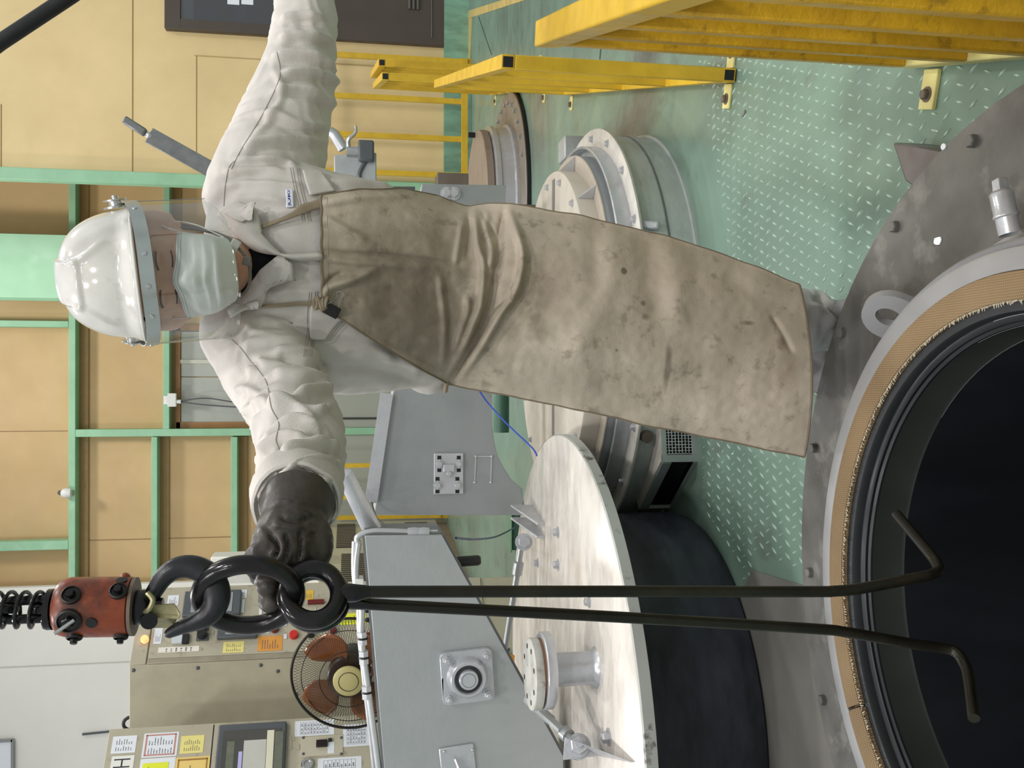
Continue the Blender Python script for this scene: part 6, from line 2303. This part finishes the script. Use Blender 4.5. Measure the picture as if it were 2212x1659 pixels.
def skinned(chains, name, m, parent, sub=2, edges=None):
    verts, eds, rad = [], [], []
    for ch in chains:
        start = None
        for k, (p, r) in enumerate(ch):
            if isinstance(p, int):
                start = p
                continue
            verts.append(p)
            rad.append(r)
            i = len(verts) - 1
            if start is not None:
                eds.append((start, i))
            start = i
    me = bpy.data.meshes.new(name)
    me.from_pydata([tuple(v) for v in verts], eds, [])
    o = bpy.data.objects.new('tmp', me)
    COL.objects.link(o)
    sk = o.modifiers.new('skin', 'SKIN')
    sk.use_smooth_shade = True
    for i, d in enumerate(me.skin_vertices[0].data):
        d.radius = (rad[i], rad[i])
        d.use_root = (i == 0)
    sb = o.modifiers.new('sub', 'SUBSURF')
    sb.levels = sub
    sb.render_levels = sub
    out = bpy.data.meshes.new_from_object(o.evaluated_get(dg()))
    bpy.data.objects.remove(o)
    return out


q = lambda x, y, Y, r: (px(x, y, Y), r)
mbg = MB()


def chain_tube(mb, pts, n=16, k=5):
    P_ = smooth_path([(*p, r) for p, r in pts], k)
    mb.tube([p[:3] for p in P_], [p[3] for p in P_], n)
    mb.sphere(P_[-1][:3], P_[-1][3] * .97, 12, 8)
    mb.sphere(P_[0][:3], P_[0][3] * .97, 12, 8)


YG = YH
wr = [q(640, 1062, 1.33, .036), q(640, 1095, 1.275, .034), q(632, 1125, 1.245, .036), q(620, 1160, 1.215, .040)]
chain_tube(mbg, wr)
for a, b, r0, r1 in (((610, 1120, 1.25), (572, 1190, YG + .028), .027, .0175), ((625, 1125, 1.245), (606, 1196, YG + .022), .03, .0175), ((645, 1125, 1.245), (636, 1198, YG + .030), .03, .0165), ((662, 1122, 1.25), (662, 1194, YG + .045), .027, .0155)):
    A, B = px(*a), px(*b)
    chain_tube(mbg, [(A, r0), ((A + B) / 2, (r0 + r1) / 2 * 1.05), (B, r1)])
# four fingers bend down behind the oval link, tips show below it
chain_tube(mbg, [q(572, 1190, YG + .028, .0165), q(554, 1210, YG + .026, .0150), q(558, 1232, YG + .042, .0135), q(572, 1254, YG + .042, .0135), q(578, 1264, YG + .010, .0125)])
chain_tube(mbg, [q(606, 1196, YG + .022, .0165), q(598, 1216, YG + .026, .0150), q(590, 1250, YG + .060, .0135), q(584, 1290, YG + .054, .0140), q(585, 1299, YG + .020, .0130)])
chain_tube(mbg, [q(636, 1198, YG + .030, .0155), q(628, 1222, YG + .040, .0140), q(618, 1246, YG + .062, .0130), q(612, 1268, YG + .068, .0125), q(610, 1282, YG + .052, .0112)])
chain_tube(mbg, [q(662, 1194, YG + .045, .0145), q(656, 1216, YG + .052, .0125), q(640, 1242, YG + .062, .0115), q(626, 1262, YG + .060, .0105)])
# thumb along the far side
chain_tube(mbg, [q(650, 1122, 1.25, .026), q(684, 1152, 1.22, .0185), q(690, 1186, YG + .055, .0160), q(680, 1222, YG + .045, .0135)])
# gauntlet flaring over the sleeve opening, folded flap on top
ca_, cb_ = px(632, 1140, 1.232), px(643, 1088, 1.284)
dG = (cb_ - ca_)
me = merged(mbg, .0029, 3, 'glove')
co, no = coords(me), normals(me)
for i in range(len(co)):
    p = Vector(co[i])
    f = nz(p * 55)
    g = nz(p * 120 + Vector((3, 1, 7)))
    co[i] += no[i] * (.0016 * (1 - abs(f) * 2) + .0006 * g)
X, Y, W_ = project(co)
vis_ = (no * (co - np.array(CAMP))).sum(1) < .05
sf = stroke_field(X, Y, [([(600, 1112), (622, 1122), (650, 1126), (676, 1114)], -.005, 6), ([(590, 1128), (620, 1138), (660, 1140)], .004, 7), ([(585, 1155), (600, 1180), (590, 1208)], -.011, 4.5),
                         ([(618, 1150), (624, 1182), (618, 1214)], -.010, 4.5), ([(650, 1150), (650, 1190), (646, 1212)], -.009, 4.5), ([(560, 1150), (580, 1140), (610, 1140)], .004, 7)])
co += no * np.where(vis_, sf, 0)[:, None]
setco(me, co)
shade(me, m_glove)
glove = link_mesh('glove', me, per)
part(glove, 'dark leather glove gripping the link')
RG_ = frame_to(dG).to_3x3()
mb = MB()
Lg = dG.length
mb.lathe([(.034, 0), (.040, Lg * .3), (.0455, Lg * .7), (.0505, Lg), (.048, Lg), (.043, Lg * .7), (.034, Lg * .2)], ca_, 36, RG_)
g2 = mb.build('gauntlet', m_glove, glove)
cc_ = coords(g2.data)
for i, v in enumerate(cc_):
    p = Vector(v)
    cc_[i] = v + np.array((p - ca_).normalized()) * .004 * nz(p * 45)
setco(g2.data, cc_)
# folded leather flap at the wrist
fp_ = [[(612, 1066), (606, 1090), (604, 1112), (612, 1130)], [(632, 1054), (636, 1082), (640, 1108), (640, 1128)], [(654, 1054), (668, 1080), (676, 1100), (672, 1118)]]
grid = []
for cidx, col_ in enumerate(fp_):
    grid.append([px(x, y, 1.262 - .0 * cidx + (.03 if k == 0 else .012 if k == 1 else -.015 if k == 2 else -.03) + (.018 if cidx != 1 else 0)) for k, (x, y) in enumerate(smooth_path(col_, 1))])
rows_ = []
for k in range(4):
    rows_.append([Vector(p) for p in smooth_path([tuple(grid[c][k]) for c in range(3)], 5)])
cols_ = list(zip(*[[tuple(v) for v in r] for r in rows_]))
gg = [[Vector(v) for v in smooth_path(list(c), 5)] for c in cols_]
nv_, nu_ = len(gg) - 1, len(gg[0]) - 1
o = MB().add([v for r in gg for v in r], [(i * (nu_ + 1) + j, i * (nu_ + 1) + j + 1, (i + 1) * (nu_ + 1) + j + 1, (i + 1) * (nu_ + 1) + j) for i in range(nv_) for j in range(nu_)]).build('cuff_flap', m_glove, glove, angle=80)
s = o.modifiers.new('thickness', 'SOLIDIFY')
s.thickness = .005
# other hand, gloved, resting beyond the frame
mbg = MB()
h0 = B_pts[-1][0]
dB_ = (B_pts[-1][0] - B_pts[-2][0]).normalized()
side = dB_.cross(Vector((0, 0, 1))).normalized()
chain_tube(mbg, [(h0 - dB_ * .02, .036), (h0 + dB_ * .05, .036), (h0 + dB_ * .09, .038)])
for k in range(4):
    b_ = h0 + dB_ * .10 + Vector((0, 0, .033 - .022 * k)) + side * .004
    ln = (.075, .085, .08, .06)[k]
    chain_tube(mbg, [(b_ - dB_ * .05, .018), (b_, .015), (b_ + dB_ * ln * .45, .0135), (b_ + dB_ * ln * .75 + side * .02, .0125), (b_ + dB_ * ln * .8 + side * .045, .0115)])
chain_tube(mbg, [(h0 + dB_ * .03 + Vector((0, 0, .03)), .02), (h0 + dB_ * .065 + Vector((0, 0, .055)) + side * .015, .016), (h0 + dB_ * .1 + Vector((0, 0, .06)) + side * .03, .0135)])
me = merged(mbg, .005, 3, 'glove')
shade(me, m_glove)
link_mesh('glove', me, per)

# ---------------------------------------------------------------- helmet with visor
HB_ = Vector((0, .006, .059))       # centre of the brim plane in the head frame
RHm = RH_
hm = lambda x, y, z: HC + RHm @ (HB_ + Vector((x, y, z)))
AX, AYf, AYb, AZ = .111, .137, .136, .124
hat = None
NA, NE = 240, 84
vs_, fs = [], []


def smooth01(a, b, x):
    t = max(0, min(1, (x - a) / (b - a)))
    return t * t * (3 - 2 * t)


for e in range(NE + 1):
    el = (math.pi / 2) * e / NE
    for a in range(NA):
        az_ = 2 * math.pi * a / NA
        ca, sa = math.cos(az_), math.sin(az_)
        ay_ = AYf if sa < 0 else AYb
        ce, se = math.cos(el), math.sin(el)
        ce2, se2 = ce ** .76, se ** .90
        x, y, z = AX * ca * ce2, ay_ * sa * ce2, AZ * se2
        # raised centre panel with two diverging ridges down the front
        if y < .04:
            fr = smooth01(.35, 1.0, z / AZ)
            half = .036 + .030 * (1 - smooth01(.25, .75, z / AZ))
            dx = abs(x)
            band = 1 - smooth01(half - .004, half + .003, dx)
            top = smooth01(.60, .66, z / AZ) * .005
            body_ = (.0028 * smooth01(.14, .4, z / AZ))
            lift = band * (top + 0) * (1 - smooth01(-.02, .04, y))
            ridge = math.exp(-((dx - half) / .006) ** 2) * .0062 * smooth01(.18, .42, z / AZ) * (1 - smooth01(.70, .8, z / AZ))
            dimp = 0.0
            nrm_ = Vector((x / AX ** 2, y / ay_ ** 2, z / AZ ** 2)).normalized()
            d2 = ((dx - .072) / .022) ** 2 + ((z - .066) / .024) ** 2
            dimp = -.003 * math.exp(-d2 * 1.2) if y < -.02 else 0
            x, y, z = [c + nrm_[i] * (lift + ridge + dimp) for i, c in enumerate((x, y, z))]
        # flared foot and front peak
        fl_ = (1 - smooth01(0, .16, se)) ** 2
        peak = max(0, -sa) ** 2
        k_ = fl_ * (.006 + .016 * peak)
        x += ca * k_
        y += sa * k_
        z -= fl_ * (.003 + .006 * peak)
        vs_.append(hm(x, y, z))
for e in range(NE):
    for a in range(NA):
        fs.append((e * NA + a, e * NA + (a + 1) % NA, (e + 1) * NA + (a + 1) % NA, (e + 1) * NA + a))
hat = MB().add(vs_, fs).build('hard_hat', m_helmet, per, angle=50)
s = hat.modifiers.new('thickness', 'SOLIDIFY')
s.thickness = .003
s.offset = -1
part(hat, 'white glossy hard hat')
brim = [vs_[a] + (RHm @ Vector((0, 0, -.001))) for a in range(NA)]
MB().tube(brim, .0028, 8, closed=True).build('brim_edge', m_helmet, hat)
MB().lathe([(.085, .0), (.096, .01), (.097, .04), (.08, .075), (0.0, .09)], HC + RHm @ HB_ + RHm @ Vector((0, .004, -.004)), 40, RHm).build('lining', m_helmet_in, hat)


def band_pt(a, z, grow=0.0):        # visor strip: half ellipse in front of the brim
    return hm((.125 + grow) * math.cos(a), -(.171 + grow) * math.sin(a) * (1 if math.sin(a) > 0 else .55) + .004, z)


def band(z0, z1, a0, a1, n, m, name, parent, th, grow=0.0, slope=0.0, zf=None, nz_=1, lean=0.0):
    vs2, fs2 = [], []
    for i in range(n + 1):
        a = a0 + (a1 - a0) * i / n
        for j in range(nz_ + 1):
            t = j / nz_
            za = z0(a) if callable(z0) else z0
            zb = z1(a) if callable(z1) else z1
            vs2.append(band_pt(a, za + (zb - za) * t, grow + lean * t))
    k = nz_ + 1
    for i in range(n):
        for j in range(nz_):
            fs2.append((i * k + j, (i + 1) * k + j, (i + 1) * k + j + 1, i * k + j + 1))
    if nz_ == 1:                    # flat strip: closed box section so that its edges stay crisp
        n0_ = len(vs2)
        out = []
        for i in range(n + 1):
            a = a0 + (a1 - a0) * i / n
            za = z0(a) if callable(z0) else z0
            zb = z1(a) if callable(z1) else z1
            out += [band_pt(a, za, grow + th), band_pt(a, zb, grow + th)]
        vs2 = vs2 + out
        for i in range(n):
            b = 2 * i
            fs2 += [(n0_ + b, n0_ + b + 1, n0_ + b + 3, n0_ + b + 2), (b, n0_ + b, n0_ + b + 2, b + 2), (b + 1, b + 3, n0_ + b + 3, n0_ + b + 1)]
        e = 2 * n
        fs2 += [(0, 1, n0_ + 1, n0_), (e, n0_ + e, n0_ + e + 1, e + 1)]
        return MB().add(vs2, fs2).build(name, m, parent, angle=38)
    o = MB().add(vs2, fs2).build(name, m, parent, angle=60)
    s = o.modifiers.new('thickness', 'SOLIDIFY')
    s.thickness = th
    s.offset = 1
    return o


d2r = math.radians
zt_f = lambda a: -.016 + .026 * (1 - max(0, math.sin(a))) ** 1.4
zb_f = lambda a: zt_f(a) - .0225
vis = band(zb_f, zt_f, d2r(-24), d2r(204), 72, m_alu, 'visor_strip', hat, .0012)
band(lambda a: zb_f(a) - .128 + .02 * abs(math.cos(a)) ** 6, lambda a: zb_f(a) + .006, d2r(4), d2r(176), 72, m_shield, 'face_shield', hat, .0010, grow=-.001, nz_=12)
for a in (4, 176):
    pts = [band_pt(d2r(a), zb_f(d2r(a)) + .004 - .128 * k / 10, 0) for k in range(10)]
    MB().tube(pts, .0009, 5).build('shield_edge', glass_mat('shield_edge', (.86, .9, .86), .25, .8), hat)
for a, nm in ((22, 'rivet'), (66, 'rivet'), (114, 'rivet'), (158, 'rivet'), (90, 'rivet')):
    p = band_pt(d2r(a), (zt_f(d2r(a)) + zb_f(d2r(a))) / 2, .001)
    n = RHm @ Vector((math.cos(d2r(a)), -math.sin(d2r(a)), 0))
    MB().lathe([(0, 0), (.0042, 0), (.0036, .0018), (0, .0024)], p, 14, frame_to(n).to_3x3()).build('rivet', m_steel, hat)
for s_ in (-1, 1):
    p = hm(.118 * s_, .035, .022)
    n = RHm @ Vector((s_, .1, .1))
    RR = frame_to(n).to_3x3()
    MB().lathe([(0, -.006), (.022, -.006), (.022, -.003), (.012, -.001), (.012, .006), (.02, .007), (.02, .009), (0.006, .0095), (.006, .016), (0, .017)], p, 24, RR).build('visor_pivot', m_steel, hat)
    MB().hexbolt(p + n * .009, n, .006, .007, False).build('pivot_bolt', m_steel, hat, angle=25)
# chin strap and buckle
bvh_b2 = BVHTree.FromObject(body, dg())
cs = []
for (x, y, z) in ((.079, .0, .03), (.076, -.005, -.03), (.066, -.015, -.075), (.050, -.040, -.104), (.028, -.062, -.124), (0, -.066, -.130), (-.028, -.062, -.124), (-.050, -.040, -.104), (-.066, -.015, -.075), (-.076, -.005, -.03), (-.079, 0, .03)):
    cs.append(hd(x, y, z))
MB().tube(smooth_path([tuple(p) for p in cs], 6), .0028, 8).build('chin_strap', m_strap, hat)
MB().tube(smooth_path([tuple(hd(*p)) for p in ((.082, .02, .03), (.078, .02, -.03), (.062, .0, -.085), (.05, -.03, -.112))], 5), .0026, 8).build('chin_strap', m_strap, hat)
p = hd(.045, -.055, -.108)
MB().box(p, (.024, .008, .016), RH_ @ Matrix.Rotation(.6, 3, 'Y')).build('strap_buckle', mat('pale_plastic', (206, 204, 198), .4, var=.02), hat, bevel=.002)
p = hd(.020, -.074, -.126)
MB().box(p, (.016, .008, .014), RH_ @ Matrix.Rotation(.3, 3, 'Y')).build('strap_buckle', m_strap, hat, bevel=.002)

# ---------------------------------------------------------------- face mask
NU, NV = 44, 40
vs_ = []
for i in range(NV + 1):
    t = i / NV                       # 0 top at the nose bridge, 1 under the chin
    z = -.012 - .096 * t
    front = .112 + .016 * math.sin(math.pi * min(1, t * 1.05)) - .020 * max(0, t - .72) / .28
    side = .076 - .012 * t - .016 * max(0, t - .6)
    pl = 0
    for c_ in (.28, .46, .64):
        pl += .0026 * smooth01(c_ - .012, c_ + .012, t) * 1.0
        pl -= .0026 * smooth01(c_ + .02, c_ + .15, t)
    for j in range(NU + 1):
        u = -1 + 2 * j / NU
        a = u * d2r(64)
        nose = .012 * math.exp(-(u / .16) ** 2) * (1 - smooth01(.25, .6, t)) * (1 if t > .02 else .8)
        r = front + nose + pl * (1 - abs(u) ** 3)
        x = side * math.sin(a) * 1.10
        y = -(front - .088) - .088 * math.cos(a) * 1.0 - nose - pl * (1 - abs(u) ** 3)
        y += .014 * abs(u) ** 4
        ztop = z + (.008 * math.exp(-(u / .25) ** 2) - .006 * abs(u) ** 2) * (1 - t) + .010 * abs(u) ** 3 * t
        y += .0012 * nz(Vector((u * 3, t * 6, 2)))
        vs_.append(hd(x, y, ztop))
fs = [(i * (NU + 1) + j, i * (NU + 1) + j + 1, (i + 1) * (NU + 1) + j + 1, (i + 1) * (NU + 1) + j) for i in range(NV) for j in range(NU)]
msk_ = MB().add(vs_, fs).build('face_mask', m_mask, per, angle=180)
s = msk_.modifiers.new('thickness', 'SOLIDIFY')
s.thickness = .0012
s.offset = 1
g3 = lambda i, j: vs_[i * (NU + 1) + j]
for i in (1, 3):
    MB().tube([g3(i, j) + RH_ @ Vector((0, -.0006, 0)) for j in range(NU + 1)], .0006, 4).build('mask_seam', mat('mask_seam', (184, 184, 182), .9, var=0), msk_)
for s_, j in ((-1, 0), (1, NU)):
    MB().tube(smooth_path([tuple(g3(1, j)), tuple(hd(.079 * s_, -.02, .0)), tuple(hd(.085 * s_, .01, .012)), tuple(hd(.086 * s_, .024, -.012)), tuple(hd(.079 * s_, .0, -.05)), tuple(g3(NV - 3, j))], 5), .0013, 6).build('ear_loop', m_mask, msk_)
